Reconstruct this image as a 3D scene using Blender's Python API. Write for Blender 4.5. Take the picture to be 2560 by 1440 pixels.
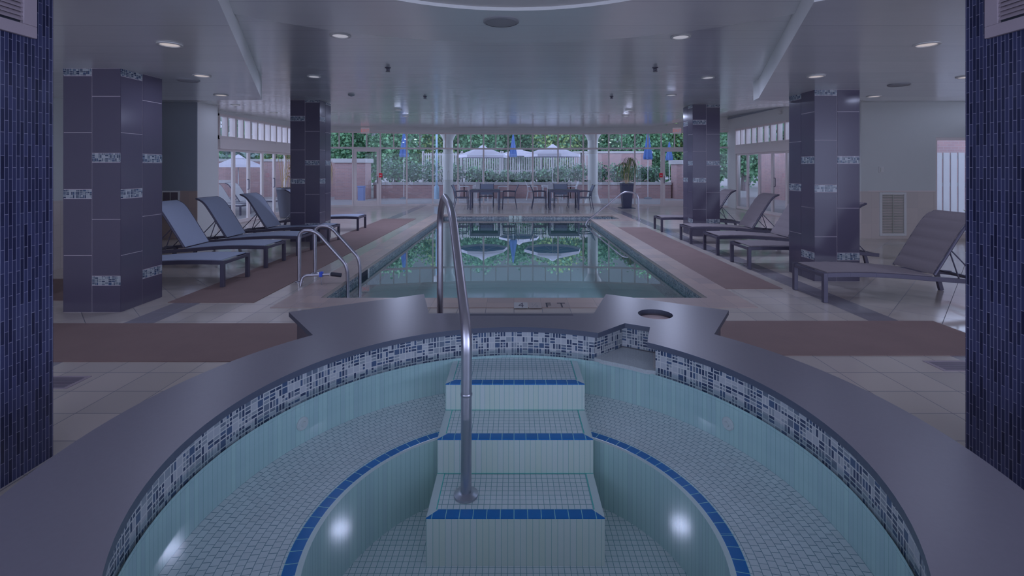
import bpy, bmesh, math, random
from mathutils import Vector, Matrix
from mathutils.geometry import tessellate_polygon
PI = math.pi
R = math.radians
for o in list(bpy.data.objects):
    bpy.data.objects.remove(o, do_unlink=True)
scn = bpy.context.scene
col = scn.collection

# ------------------------------------------------------------------ camera, sky, sun, exposure
CAM_Z = 1.55
cam_d = bpy.data.cameras.new('camera'); cam = bpy.data.objects.new('camera', cam_d); col.objects.link(cam)
cam.location = (0, 0, CAM_Z); cam.rotation_euler = (R(90), 0, 0)
cam_d.sensor_width = 36; cam_d.lens = 1220/2560*36
cam_d.shift_x = -5/2560; cam_d.shift_y = -300/2560
cam_d.clip_start = .05; cam_d.clip_end = 300
scn.camera = cam

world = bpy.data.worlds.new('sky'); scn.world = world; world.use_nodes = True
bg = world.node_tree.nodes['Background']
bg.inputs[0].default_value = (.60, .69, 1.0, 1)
wt_ = world.node_tree                                # sky plus an added bright low band behind and beside, filling the interior
def _wn(typ, **kw):
    nd = wt_.nodes.new(typ)
    for k, v in kw.items(): setattr(nd, k, v)
    return nd
_sp = _wn('ShaderNodeSeparateXYZ'); wt_.links.new(_wn('ShaderNodeTexCoord').outputs['Generated'], _sp.inputs[0])
def _ramp(sock, a, b, lo, hi):
    nd = _wn('ShaderNodeMapRange', interpolation_type='SMOOTHSTEP'); wt_.links.new(sock, nd.inputs[0])
    for k, v in ((1, a), (2, b), (3, lo), (4, hi)): nd.inputs[k].default_value = v
    return nd.outputs[0]
def _m(op, a, b=None):
    nd = _wn('ShaderNodeMath', operation=op); wt_.links.new(a, nd.inputs[0])
    if b is not None: wt_.links.new(b, nd.inputs[1])
    return nd.outputs[0]
SKY_BASE, SKY_FILL_BACK, SKY_FILL_SIDE = .9, 5.7, 19.0
_back = _ramp(_sp.outputs[1], -.1, -.8, 0, SKY_FILL_BACK); _side = _ramp(_m('ABSOLUTE', _sp.outputs[0]), .4, .9, 0, SKY_FILL_SIDE)
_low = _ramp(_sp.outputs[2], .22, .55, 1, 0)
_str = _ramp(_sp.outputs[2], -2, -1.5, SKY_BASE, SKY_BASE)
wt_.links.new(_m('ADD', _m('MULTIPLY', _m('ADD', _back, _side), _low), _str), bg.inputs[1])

sun_d = bpy.data.lights.new('sun', 'SUN'); sun = bpy.data.objects.new('sun', sun_d); col.objects.link(sun)
sun_d.energy = .9; sun_d.angle = R(3); sun_d.color = (.66, .72, 1.0)
sun.rotation_euler = (R(38), R(-22), 0)

scn.view_settings.view_transform = 'Standard'; scn.view_settings.look = 'None'
scn.view_settings.gamma = 1; scn.view_settings.use_curve_mapping = False
scn.view_settings.exposure = -1.55
LAMP_TINT = (.60, .68, 1.0)

# ------------------------------------------------------------------ colour helper
def lin(c):
    c /= 255
    return c/12.92 if c <= .04045 else ((c+.055)/1.055)**2.4
WREF = [lin(112), lin(120), lin(143)]
def C(r, g, b, k=1.0):
    """albedo of a surface that looks (r,g,b) where white paint looks like WREF"""
    return tuple(min(.93, lin(v)/w*.8*k) for v, w in zip((r, g, b), WREF))

# ------------------------------------------------------------------ materials
MATS = {}
class NT:
    def __init__(s, name):
        s.m = bpy.data.materials.new(name); s.m.use_nodes = True
        s.t = s.m.node_tree; s.n = s.t.nodes
        s.p = s.n['Principled BSDF']; s.out = s.n['Material Output']
    def node(s, typ, **kw):
        nd = s.n.new(typ)
        for k, v in kw.items(): setattr(nd, k, v)
        return nd
    def link(s, a, b): s.t.links.new(a, b)
    def put(s, sock, v):
        if hasattr(v, 'is_output') or isinstance(v, bpy.types.NodeSocket): s.link(v, sock)
        elif isinstance(v, (tuple, list)) and len(v) == 3 and sock.type == 'RGBA': sock.default_value = (*v, 1)
        else: sock.default_value = v
    def math(s, op, a, b=None, c=None):
        nd = s.node('ShaderNodeMath', operation=op)
        s.put(nd.inputs[0], a)
        if b is not None: s.put(nd.inputs[1], b)
        if c is not None: s.put(nd.inputs[2], c)
        return nd.outputs[0]
    def mix(s, f, a, b):
        nd = s.node('ShaderNodeMix', data_type='RGBA')
        s.put(nd.inputs[0], f); s.put(nd.inputs[6], a); s.put(nd.inputs[7], b)
        return nd.outputs[2]
    def uv(s):
        return s.node('ShaderNodeUVMap', uv_map='UVMap').outputs[0]
    def obj(s):
        return s.node('ShaderNodeTexCoord').outputs['Object']
    def geo(s):
        return s.node('ShaderNodeNewGeometry').outputs['Position']
    def xyz(s, v):
        nd = s.node('ShaderNodeSeparateXYZ'); s.link(v, nd.inputs[0]); return nd.outputs
    def comb(s, x, y, z=0.0):
        nd = s.node('ShaderNodeCombineXYZ')
        for i, q in enumerate((x, y, z)): s.put(nd.inputs[i], q)
        return nd.outputs[0]
    def white(s, v):
        nd = s.node('ShaderNodeTexWhiteNoise', noise_dimensions='3D'); s.link(v, nd.inputs[0]); return nd.outputs[0]
    def noise(s, v, scale, detail=3, rough=.55):
        nd = s.node('ShaderNodeTexNoise'); s.link(v, nd.inputs['Vector'])
        nd.inputs['Scale'].default_value = scale; nd.inputs['Detail'].default_value = detail
        nd.inputs['Roughness'].default_value = rough
        return nd.outputs[0]
    def ramp(s, f, stops, interp='LINEAR'):
        nd = s.node('ShaderNodeValToRGB'); s.link(f, nd.inputs[0]); e = nd.color_ramp.elements
        nd.color_ramp.interpolation = interp
        while len(e) < len(stops): e.new(.5)
        for q, (pos, c) in zip(e, stops): q.position = pos; q.color = (*c, 1)
        return nd.outputs[0]
    def cells(s, u, v, su, sv, gap, shift=0.0):
        """a tile grid: mask of the tile faces, random number per tile"""
        v1 = s.math('DIVIDE', v, sv); iv = s.math('FLOOR', v1)
        u1 = s.math('DIVIDE', u, su)
        if shift: u1 = s.math('ADD', u1, s.math('MULTIPLY', iv, shift))
        iu = s.math('FLOOR', u1)
        fu = s.math('SUBTRACT', u1, iu); fv = s.math('SUBTRACT', v1, iv)
        du = s.math('MULTIPLY', s.math('MINIMUM', fu, s.math('SUBTRACT', 1.0, fu)), su)
        dv = s.math('MULTIPLY', s.math('MINIMUM', fv, s.math('SUBTRACT', 1.0, fv)), sv)
        m = s.math('GREATER_THAN', s.math('MINIMUM', du, dv), gap/2)
        return m, s.white(s.comb(iu, iv, 0.0)), (iu, iv, fu, fv)
    def bump(s, h, strength=.3, dist=.002):
        nd = s.node('ShaderNodeBump'); nd.inputs['Strength'].default_value = strength
        nd.inputs['Distance'].default_value = dist; s.link(h, nd.inputs['Height'])
        s.link(nd.outputs[0], s.p.inputs['Normal'])
    def base(s, c, rough=.5, metal=0.0, spec=.5):
        s.put(s.p.inputs['Base Color'], c); s.put(s.p.inputs['Roughness'], rough)
        s.put(s.p.inputs['Metallic'], metal); s.p.inputs['Specular IOR Level'].default_value = spec
        return s

def plain(name, c, rough=.5, metal=0.0, spec=.5, var=.0, scale=6, bump=0):
    if name in MATS: return MATS[name]
    n = NT(name)
    if var:
        f = n.noise(n.obj(), scale)
        n.base(n.mix(f, tuple(x*(1-var) for x in c), tuple(min(1, x*(1+var)) for x in c)), rough, metal, spec)
        if bump: n.bump(f, bump, .004)
    else: n.base(c, rough, metal, spec)
    MATS[name] = n.m
    return n.m

def tile(name, su, sv, gap, c1, c2, grout, shift=0.0, rough=.25, swap=False, spec=.5, bump=.25):
    n = NT(name); x = n.xyz(n.uv())
    u, v = (x[1], x[0]) if swap else (x[0], x[1])
    if sv > .5: v = n.math('ADD', v, sv*.5)
    m, r, _ = n.cells(u, v, su, sv, gap, shift)
    n.base(n.mix(m, grout, n.mix(r, c1, c2)), n.math('MULTIPLY_ADD', m, rough-.7, .7), 0, spec)
    n.bump(m, bump, .002)
    MATS[name] = n.m
    return n.m

def mosaic(name, s=.045, gap=.0045, k=1.0):
    n = NT(name); x = n.xyz(n.uv())
    u1 = n.math('DIVIDE', x[0], s); v1 = n.math('DIVIDE', x[1], s)
    iu = n.math('FLOOR', u1); iv = n.math('FLOOR', v1)
    r = n.white(n.comb(iu, iv, 3.7))
    nx = n.math('ADD', 1.0, n.math('GREATER_THAN', r, .56))
    ny = n.math('ADD', 1.0, n.math('ADD', n.math('MULTIPLY', n.math('GREATER_THAN', r, .2), n.math('LESS_THAN', r, .56)), n.math('GREATER_THAN', r, .86)))
    a = n.math('MULTIPLY', n.math('SUBTRACT', u1, iu), nx); b = n.math('MULTIPLY', n.math('SUBTRACT', v1, iv), ny)
    ia = n.math('FLOOR', a); ib = n.math('FLOOR', b)
    fa = n.math('SUBTRACT', a, ia); fb = n.math('SUBTRACT', b, ib)
    da = n.math('DIVIDE', n.math('MULTIPLY', n.math('MINIMUM', fa, n.math('SUBTRACT', 1.0, fa)), s), nx)
    db = n.math('DIVIDE', n.math('MULTIPLY', n.math('MINIMUM', fb, n.math('SUBTRACT', 1.0, fb)), s), ny)
    m = n.math('GREATER_THAN', n.math('MINIMUM', da, db), gap/2)
    idv = n.comb(n.math('ADD', n.math('MULTIPLY', iu, 2.0), ia), n.math('ADD', n.math('MULTIPLY', iv, 2.0), ib), 9.1)
    rr = n.math('ADD', n.white(idv), n.math('MULTIPLY', n.math('LESS_THAN', r, .2), .35))
    c = n.ramp(rr, [(0, C(28, 40, 72, k)), (.34, C(40, 56, 92, k)), (.5, C(60, 72, 100, k)), (.66, C(84, 96, 122, k)), (.84, C(104, 114, 142, k))], 'CONSTANT')
    n.base(n.mix(m, C(112, 122, 146, k), c), n.math('MULTIPLY_ADD', m, -.45, .6), 0, .5)
    n.bump(m, .3, .002)
    MATS[name] = n.m
    return n.m

# dry surfaces
M_white = plain('white_paint', C(110, 117, 138), .55)
M_wall = plain('wall_paint', C(104, 112, 132), .5, var=.03, scale=2)
M_soff = plain('soffit_paint', C(92, 98, 120), .3, var=.03, scale=1.5)
M_trim = plain('white_metal_frame', C(114, 115, 136), .35)
M_dark = plain('dark_bronze_metal', C(42, 43, 64), .35, .3)
M_steel = plain('stainless_steel', (.52, .50, .56), .34, 1.0)
M_quartz = plain('grey_quartz', C(60, 62, 82), .33, var=.06, scale=60)
M_quartz_side = plain('grey_quartz_edge', C(34, 40, 60), .4)
M_skirt = plain('dark_base_panel', C(48, 46, 62), .5)
M_fab_blue = plain('blue_grey_sling', C(82, 92, 124), .75, var=.05, scale=40)
M_fab_taupe = plain('taupe_sling', C(68, 67, 84), .75, var=.05, scale=40)
M_pot = plain('grey_planter_shell', C(42, 46, 64), .45)
M_pot_black = plain('black_planter_shell', C(30, 34, 58), .4)
M_black = plain('black_rubber', C(22, 24, 40), .5)
M_blue = plain('blue_plastic', C(28, 48, 140), .4)
M_red = plain('red_plastic', C(140, 24, 44), .4)
M_greyblue = plain('grey_blue_wall_paint', C(70, 78, 100), .45, var=.04, scale=2)
M_grille = plain('louvre_metal', C(94, 101, 115), .5)
M_vent = plain('vent_metal', C(82, 80, 102), .5)
M_dark_hole = plain('dark_opening', C(24, 28, 44), .8)
M_speaker = plain('speaker_mesh', C(78, 84, 104), .6)
M_brick_cap = plain('white_stone_cap', C(92, 97, 117), .7, var=.04, scale=5)
M_post_blue = plain('blue_grey_post_paint', C(76, 98, 132), .45)
M_canvas_blue = plain('blue_umbrella_canvas', C(34, 54, 104), .8)
M_canvas_glare = plain('sun_glare_canvas', C(112, 118, 150), .8)  # blue canvas coloured pale where sun glare falls on its top
M_bin = plain('blue_bin_shell', C(66, 78, 122), .5)
M_pale_furn = plain('pale_patio_resin', C(106, 112, 136), .6)
M_bark = plain('bark', C(60, 58, 72), .9, var=.2, scale=8)
M_cane = plain('cane_stem', C(104, 96, 84), .8, var=.15, scale=20)
M_soil = plain('soil', C(48, 46, 56), .95)
M_pave = plain('pale_paving', C(92, 96, 117), .8, var=.05, scale=1.2)
M_leafs = {}
def leafmat(name, c1, c2):
    if name in M_leafs: return M_leafs[name]
    n = NT(name)
    rnd = n.node('ShaderNodeNewGeometry').outputs['Random Per Island']
    n.base(n.mix(rnd, c1, c2), .6)
    M_leafs[name] = n.m
    return n.m
LF_dark = leafmat('deep_green_leaf', C(36, 62, 60), C(70, 104, 92))
LF_mid = leafmat('grey_green_leaf', C(46, 66, 74), C(78, 96, 108))
LF_yel = leafmat('yellow_green_leaf', C(62, 84, 56), C(92, 110, 82))
LF_strap = leafmat('strap_leaf', C(28, 46, 46), C(70, 84, 62))
LF_dry = leafmat('dry_strap_leaf', C(78, 80, 72), C(116, 104, 90))

# tiled surfaces
M_pillar = tile('dark_glass_brick', .0262, .079, .0028, C(26, 31, 60), C(44, 48, 80), C(80, 84, 116), 0, .12)
def _pillar():
    n = NT('dark_glass_brick_tile'); x = n.xyz(n.uv())
    m, r, _ = n.cells(x[1], x[0], .115, .0190, .0022, .5)
    f = n.noise(n.uv(), 9)
    c = n.mix(r, C(9, 12, 36), C(26, 31, 62))
    n.base(n.mix(m, C(66, 71, 103), c), n.math('MULTIPLY_ADD', f, .25, .05), 0, .28)
    n.bump(m, .3, .002)
    return n.m
M_pillar = _pillar()
M_coltile = plain('dark_porcelain', C(42, 42, 63), .15, spec=.36, var=.06, scale=1.2)
M_grout = plain('pale_grout', C(98, 98, 122), .8)
M_mosaic = mosaic('blue_white_mosaic', .034, .0048, .62)
M_mosaic_col = mosaic('column_mosaic', .036, .0034, .62)
M_pooltile = tile('white_pool_tile', .0262, .0300, .0026, C(116, 126, 150), C(124, 133, 155), C(62, 92, 112), 0, .3)
M_benchtile = tile('white_bench_tile', .0300, .0300, .0026, C(116, 124, 148), C(124, 131, 155), C(66, 86, 110), .5, .3)
M_walltile = tile('pale_wall_tile', .0255, .9, .0016, C(94, 114, 136), C(100, 121, 141), C(66, 98, 114), 0, .3)
M_riser = tile('pale_riser_tile', .0262, .9, .0018, C(118, 134, 144), C(124, 140, 150), C(74, 106, 120), 0, .3)
M_edge = plain('white_edge_tile', C(114, 126, 148), .3)
M_bluetile = tile('blue_edge_tile', .0577, .2, .003, C(4, 60, 124), C(6, 64, 130), C(80, 120, 140), 0, .25)
M_coping = tile('brown_coping_tile', .31, .31, .003, C(90, 86, 100), C(100, 94, 106), C(80, 78, 92), 0, .3)
M_wains = tile('beige_wainscot_tile', .34, .34, .003, C(102, 103, 119), C(106, 106, 122), C(94, 92, 108), 0, .3)
M_wains_dark = tile('brown_wainscot_tile', .34, .34, .003, C(84, 80, 92), C(88, 83, 94), C(76, 74, 88), 0, .3)
M_basin = plain('aqua_plaster', C(80, 104, 120), .6, var=.04, scale=1)
def _mat_brick():
    n = NT('red_brick'); x = n.xyz(n.uv())
    m, r, _ = n.cells(x[0], x[1], .22, .075, .010, .5)
    n.base(n.mix(m, C(86, 85, 102), n.mix(r, C(82, 72, 88), C(90, 77, 92))), .85)
    return n.m
M_brick = _mat_brick()
def _mat_floor():
    n = NT('floor_tile'); x = n.xyz(n.geo())
    ax = n.math('ABSOLUTE', x[0])
    m1, r1, _ = n.cells(x[0], x[1], .308, .308, .006)
    u2 = n.math('MULTIPLY', n.math('ADD', x[0], x[1]), .70711); v2 = n.math('MULTIPLY', n.math('SUBTRACT', x[1], x[0]), .70711)
    m2, r2, _ = n.cells(u2, v2, .42, .42, .006)
    m3, r3, _ = n.cells(n.math('SUBTRACT', ax, 3.6), x[1], .308, .308, .006)
    outer = n.math('GREATER_THAN', ax, 3.905); strip = n.math('MULTIPLY', n.math('GREATER_THAN', ax, 3.6), n.math('LESS_THAN', ax, 3.905))
    m = n.math('ADD', n.math('MULTIPLY', m1, n.math('SUBTRACT', 1.0, outer)), n.math('MULTIPLY', m2, outer))
    r = n.mix(outer, r1, r2)
    beige = n.mix(r, C(96, 98, 112), C(104, 105, 119))
    cl = n.noise(n.geo(), 1.3)
    beige = n.mix(n.math('MULTIPLY', cl, .25), beige, C(104, 98, 110))
    dark = n.mix(r3, C(70, 72, 92), C(76, 78, 98))
    c = n.mix(strip, beige, dark)
    n.base(n.mix(m, C(52, 55, 72), c), n.math('MULTIPLY_ADD', m, -.47, .6), 0, .9)
    n.bump(m, .2, .002)
    return n.m
M_floor = _mat_floor()
def _mat_mat():
    n = NT('brown_rubber_mat')
    f = n.noise(n.geo(), 3); g = n.noise(n.geo(), 90, 2)
    n.base(n.mix(f, C(62, 54, 64), C(70, 61, 71)), .8)
    n.bump(g, .4, .003)
    return n.m
M_mat = _mat_mat()
def _mat_ceil(name, metal, pitch=.305, lc=(92, 99, 122)):
    n = NT(name); x = n.xyz(n.geo())
    v = n.math('DIVIDE', x[1], pitch); fv = n.math('SUBTRACT', v, n.math('FLOOR', v))
    rr = n.white(n.comb(n.math('FLOOR', v), 1.0, 2.0))
    line = n.math('LESS_THAN', fv, .018)
    c = n.mix(rr, C(111, 119, 142), C(114, 122, 145))
    n.base(n.mix(line, c, C(*lc)), n.math('MULTIPLY_ADD', rr, .03, .18), metal, .8)
    s = n.noise(n.comb(n.math('MULTIPLY', x[0], 1.2), n.math('MULTIPLY', x[1], 5.0), 0.0), 1.0, 2)
    n.bump(s, .05, .05)
    return n.m
M_ceil = _mat_ceil('glossy_ceiling_plank', .45); M_ceil_low = _mat_ceil('glossy_soffit_plank', .12, .61, (100, 107, 130))
def schlick(n, f0, ex=5.0):
    g = n.node('ShaderNodeNewGeometry'); d = n.node('ShaderNodeVectorMath', operation='DOT_PRODUCT')
    n.link(g.outputs['Normal'], d.inputs[0]); n.link(g.outputs['Incoming'], d.inputs[1])
    c = n.math('SUBTRACT', 1.0, n.math('ABSOLUTE', d.outputs['Value']))
    return n.math('MULTIPLY_ADD', n.math('POWER', c, ex), 1-f0, f0)
def _glass():
    n = NT('clear_glass')
    t = n.node('ShaderNodeBsdfTransparent'); t.inputs[0].default_value = (.93, .96, .97, 1)
    g = n.node('ShaderNodeBsdfGlossy'); g.inputs['Roughness'].default_value = .0
    mx = n.node('ShaderNodeMixShader')
    n.link(schlick(n, .022), mx.inputs[0]); n.link(t.outputs[0], mx.inputs[1]); n.link(g.outputs[0], mx.inputs[2])
    n.link(mx.outputs[0], n.out.inputs[0])
    return n.m
M_glass = _glass()
def _water(name, tint, bump, rough=.01, ex=5.0):
    n = NT(name)
    t = n.node('ShaderNodeBsdfTransparent'); t.inputs[0].default_value = (*tint, 1)
    g = n.node('ShaderNodeBsdfGlossy'); g.inputs['Roughness'].default_value = rough
    mx = n.node('ShaderNodeMixShader')
    if bump:
        b = n.node('ShaderNodeBump'); b.inputs['Strength'].default_value = bump; b.inputs['Distance'].default_value = .02
        n.link(n.noise(n.geo(), .9, 2), b.inputs['Height'])
        n.link(b.outputs[0], g.inputs['Normal'])
    n.link(schlick(n, .015, ex), mx.inputs[0]); n.link(t.outputs[0], mx.inputs[1]); n.link(g.outputs[0], mx.inputs[2])
    n.link(mx.outputs[0], n.out.inputs[0])
    return n.m
M_water_pool = _water('pool_water', (.78, .92, .95), .012, .01, 2.2)
M_water_tub = _water('tub_water', (.90, .98, 1.0), 0, .10)
def E(r, g, b): return tuple(lin(v)/.3415 for v in (r, g, b))
def emit(name, c, s):
    n = NT(name); n.p.inputs['Base Color'].default_value = (0, 0, 0, 1)
    n.p.inputs['Emission Color'].default_value = (*c, 1); n.p.inputs['Emission Strength'].default_value = s
    return n.m
M_lamp = emit('lamp_glow', (.80, .80, .95), 1.3)
M_lamp_warm = emit('warm_lamp_glow', (.95, .84, .86), 1.5)
M_exit = emit('exit_sign_glow', E(114, 108, 124), 1.0)
M_exit_red = emit('exit_sign_red', E(150, 84, 92), 1.0)

# ------------------------------------------------------------------ mesh helpers
ORG = {}
class MB:
    def __init__(s): s.v = []; s.f = []; s.mi = []; s.uv = []
    def face(s, pts, mi=0, uv=None):
        b = len(s.v); s.v += [tuple(p) for p in pts]
        s.f.append(list(range(b, b+len(pts)))); s.mi.append(mi); s.uv.append(uv)
    def mesh(s, verts, faces, mi=0, uvs=None):
        b = len(s.v); s.v += [tuple(p) for p in verts]
        for k, f in enumerate(faces):
            s.f.append([b+i for i in f]); s.mi.append(mi); s.uv.append(uvs[k] if uvs else None)
    def box(s, x0, x1, y0, y1, z0, z1, mi=0, M=None):
        P = [(x0,y0,z0),(x1,y0,z0),(x1,y1,z0),(x0,y1,z0),(x0,y0,z1),(x1,y0,z1),(x1,y1,z1),(x0,y1,z1)]
        if M: P = [M @ Vector(p) for p in P]
        s.mesh(P, [(0,3,2,1),(4,5,6,7),(0,1,5,4),(1,2,6,5),(2,3,7,6),(3,0,4,7)], mi)
        return s
    def tube(s, path, r, seg=12, mi=0, caps=True, closed=False):
        P = [Vector(p) for p in path]; n = len(P); rings = []
        T = []
        for i in range(n):
            a = P[i-1] if i > 0 else (P[-1] if closed else P[0]); b = P[i+1] if i < n-1 else (P[0] if closed else P[-1])
            T.append((b-a).normalized())
        up = Vector((0, 0, 1)) if abs(T[0].z) < .9 else Vector((1, 0, 0))
        N = (up - T[0]*up.dot(T[0])).normalized()
        for i in range(n):
            N = (N - T[i]*N.dot(T[i])).normalized(); B = T[i].cross(N)
            rr = r[i] if isinstance(r, (list, tuple)) else r
            rings.append([P[i] + (N*math.cos(2*PI*k/seg) + B*math.sin(2*PI*k/seg))*rr for k in range(seg)])
        vs = [q for rg in rings for q in rg]; fs = []
        for i in range(n if closed else n-1):
            j = (i+1) % n
            for k in range(seg):
                fs.append((i*seg+k, i*seg+(k+1) % seg, j*seg+(k+1) % seg, j*seg+k))
        if caps and not closed:
            fs.append(tuple(range(seg))[::-1]); fs.append(tuple((n-1)*seg+k for k in range(seg)))
        s.mesh(vs, fs, mi); return s
    def bar(s, a, b, w, h, mi=0, up=(0, 0, 1)):
        a = Vector(a); b = Vector(b); t = (b-a); L = t.length; t.normalize(); u = Vector(up)
        if abs(t.dot(u)) > .98: u = Vector((1, 0, 0))
        sd = t.cross(u).normalized(); u = sd.cross(t)
        M = Matrix(((t.x, sd.x, u.x, a.x), (t.y, sd.y, u.y, a.y), (t.z, sd.z, u.z, a.z), (0, 0, 0, 1)))
        s.box(0, L, -w/2, w/2, -h/2, h/2, mi, M); return s
    def lathe(s, prof, cx=0, cy=0, seg=32, mi=0, cap=(True, True)):
        vs = []; fs = []
        for r, z in prof:
            for k in range(seg): vs.append((cx+r*math.cos(2*PI*k/seg), cy+r*math.sin(2*PI*k/seg), z))
        for i in range(len(prof)-1):
            for k in range(seg): fs.append((i*seg+k, i*seg+(k+1) % seg, (i+1)*seg+(k+1) % seg, (i+1)*seg+k))
        if cap[0]: fs.append(tuple(range(seg))[::-1])
        if cap[1]: fs.append(tuple((len(prof)-1)*seg+k for k in range(seg)))
        s.mesh(vs, fs, mi); return s
    def prism(s, outer, holes, z0, z1, mi=0, side=None, bottom=True):
        side = mi if side is None else side
        loops = [outer]+list(holes)
        flat = [p for l in loops for p in l]
        tris = tessellate_polygon([[Vector((p[0], p[1], 0)) for p in l] for l in loops])
        def fix(t, up):
            a, b, c = (flat[i] for i in t); cr = (b[0]-a[0])*(c[1]-a[1])-(b[1]-a[1])*(c[0]-a[0])
            return t if (cr > 0) == up else t[::-1]
        s.mesh([(p[0], p[1], z1) for p in flat], [fix(t, True) for t in tris], mi)
        if z0 is None: return s
        if bottom: s.mesh([(p[0], p[1], z0) for p in flat], [fix(t, False) for t in tris], side)
        for li, l in enumerate(loops):
            area = sum(l[i][0]*l[(i+1) % len(l)][1]-l[(i+1) % len(l)][0]*l[i][1] for i in range(len(l)))
            ccw = area > 0
            if li > 0: ccw = not ccw
            acc = 0
            for i in range(len(l)):
                a, b = l[i], l[(i+1) % len(l)]; d = math.dist(a, b)
                q = [(a[0], a[1], z0), (b[0], b[1], z0), (b[0], b[1], z1), (a[0], a[1], z1)]
                uv = [(acc, z0), (acc+d, z0), (acc+d, z1), (acc, z1)]
                if not ccw: q = q[::-1]; uv = uv[::-1]
                s.face(q, side, uv); acc += d
        return s
    def wall(s, line, z0, z1, mi=0, flip=False, closed=True):
        acc = 0; n = len(line)
        for i in range(n if closed else n-1):
            a, b = line[i], line[(i+1) % n]; d = math.dist(a, b)
            za = z0(a) if callable(z0) else z0; zb = z0(b) if callable(z0) else z0
            q = [(a[0], a[1], za), (b[0], b[1], zb), (b[0], b[1], z1), (a[0], a[1], z1)]
            uv = [(acc, za), (acc+d, zb), (acc+d, z1), (acc, z1)]
            if flip: q = q[::-1]; uv = uv[::-1]
            s.face(q, mi, uv); acc += d
        return s
    def annulus(s, cx, cy, r0, r1, z, mi=0, seg=96, k=1.0, a0=0, a1=2*PI):
        for i in range(seg):
            t0 = a0+(a1-a0)*i/seg; t1 = a0+(a1-a0)*(i+1)/seg
            P = [(cx+r*math.cos(t), cy+r*math.sin(t), z) for r, t in ((r0, t0), (r1, t0), (r1, t1), (r0, t1))]
            s.face(P, mi, [(t0*k, r0), (t0*k, r1), (t1*k, r1), (t1*k, r0)])
        return s
    def build(s, name, mats, parent=None, org=None, smooth=False, bevel=0.0, angle=40):
        mats = mats if isinstance(mats, (list, tuple)) else [mats]
        og = Vector(ORG[parent.name]) if parent else Vector(org or (0, 0, 0))
        me = bpy.data.meshes.new(name)
        me.from_pydata([tuple(Vector(p)-og) for p in s.v], [], s.f)
        uvl = me.uv_layers.new(name='UVMap')
        for p, mi, uv in zip(me.polygons, s.mi, s.uv):
            p.material_index = mi; p.use_smooth = smooth
            if uv is None:
                n = p.normal; a = (abs(n.x), abs(n.y), abs(n.z)); ax = a.index(max(a))
                for li, vi in zip(p.loop_indices, p.vertices):
                    c = Vector(me.vertices[vi].co)+og
                    uvl.data[li].uv = (c.y, c.z) if ax == 0 else (c.x, c.z) if ax == 1 else (c.x, c.y)
            else:
                for li, q in zip(p.loop_indices, uv): uvl.data[li].uv = q
        for m in mats: me.materials.append(m)
        me.validate(); me.update()
        if smooth: me.set_sharp_from_angle(angle=R(angle))
        o = bpy.data.objects.new(name, me); col.objects.link(o)
        if parent: o.parent = parent
        else: o.location = og
        ORG[o.name] = tuple(og)
        if bevel:
            b = o.modifiers.new('bevel', 'BEVEL'); b.width = bevel; b.segments = 2; b.limit_method = 'ANGLE'
        return o

def tag(o, label=None, cat=None, group=None, kind=None):
    if label: o['label'] = label
    if cat: o['category'] = cat
    if group: o['group'] = group
    if kind: o['kind'] = kind
    return o
def struct(o, label, cat): return tag(o, label, cat, None, 'structure')
def empty(name, loc=(0, 0, 0), rz=0):
    o = bpy.data.objects.new(name, None); col.objects.link(o); o.location = loc; o.rotation_euler = (0, 0, rz)
    o.empty_display_size = .2
    ORG[o.name] = tuple(loc); return o
def copy_tree(o, parent=None):
    c = o.copy(); col.objects.link(c)
    if parent: c.parent = parent
    for ch in list(o.children): copy_tree(ch, c)
    return c
def place(proto, first, loc, rz, label, cat, group):
    o = proto if first else copy_tree(proto)
    o.location = loc; o.rotation_euler = (0, 0, rz)
    return tag(o, label, cat, group)
def fillet(pts, r, n=6):
    P = [Vector(p) for p in pts]; out = [P[0]]
    rs = r if isinstance(r, (list, tuple)) else [r]*(len(P)-2)
    for i in range(1, len(P)-1):
        a = (P[i-1]-P[i]); b = (P[i+1]-P[i]); rr = min(rs[i-1], a.length*.49, b.length*.49)
        p0 = P[i]+a.normalized()*rr; p2 = P[i]+b.normalized()*rr
        for k in range(n+1):
            t = k/n; out.append(p0*(1-t)**2 + P[i]*2*t*(1-t) + p2*t*t)
    out.append(P[-1]); return out
def text_into(mb, txt, M, size, mi=0, depth=.003):
    cu = bpy.data.curves.new('lettering', 'FONT'); cu.body = txt; cu.size = size; cu.extrude = depth
    cu.align_x = 'CENTER'; cu.align_y = 'CENTER'
    to = bpy.data.objects.new('lettering', cu); col.objects.link(to)
    bpy.context.view_layer.update()
    me = bpy.data.meshes.new_from_object(to.evaluated_get(bpy.context.evaluated_depsgraph_get()))
    mb.mesh([M @ v.co for v in me.vertices], [tuple(p.vertices) for p in me.polygons], mi)
    bpy.data.objects.remove(to, do_unlink=True); bpy.data.meshes.remove(me)
def circle(cx, cy, r, n=64, a0=0): return [(cx+r*math.cos(a0+2*PI*k/n), cy+r*math.sin(a0+2*PI*k/n)) for k in range(n)]
ORD = ['first', 'second', 'third', 'fourth', 'fifth', 'sixth', 'seventh', 'eighth', 'ninth', 'tenth', 'eleventh', 'twelfth', 'thirteenth', 'fourteenth', 'fifteenth']
rng = random.Random(7)
def smooth(a, b, x):
    t = min(1, max(0, (x-a)/(b-a))); return t*t*(3-2*t)
def back_y(x): return 20.6 - .0205*(x-.4)**2
def ceil_z(x, y):
    return max(2.83, 2.98+(y-10.3)*.0247) + .36*smooth(5.2, 8.2, x)*smooth(10.8, 14.5, y)

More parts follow.
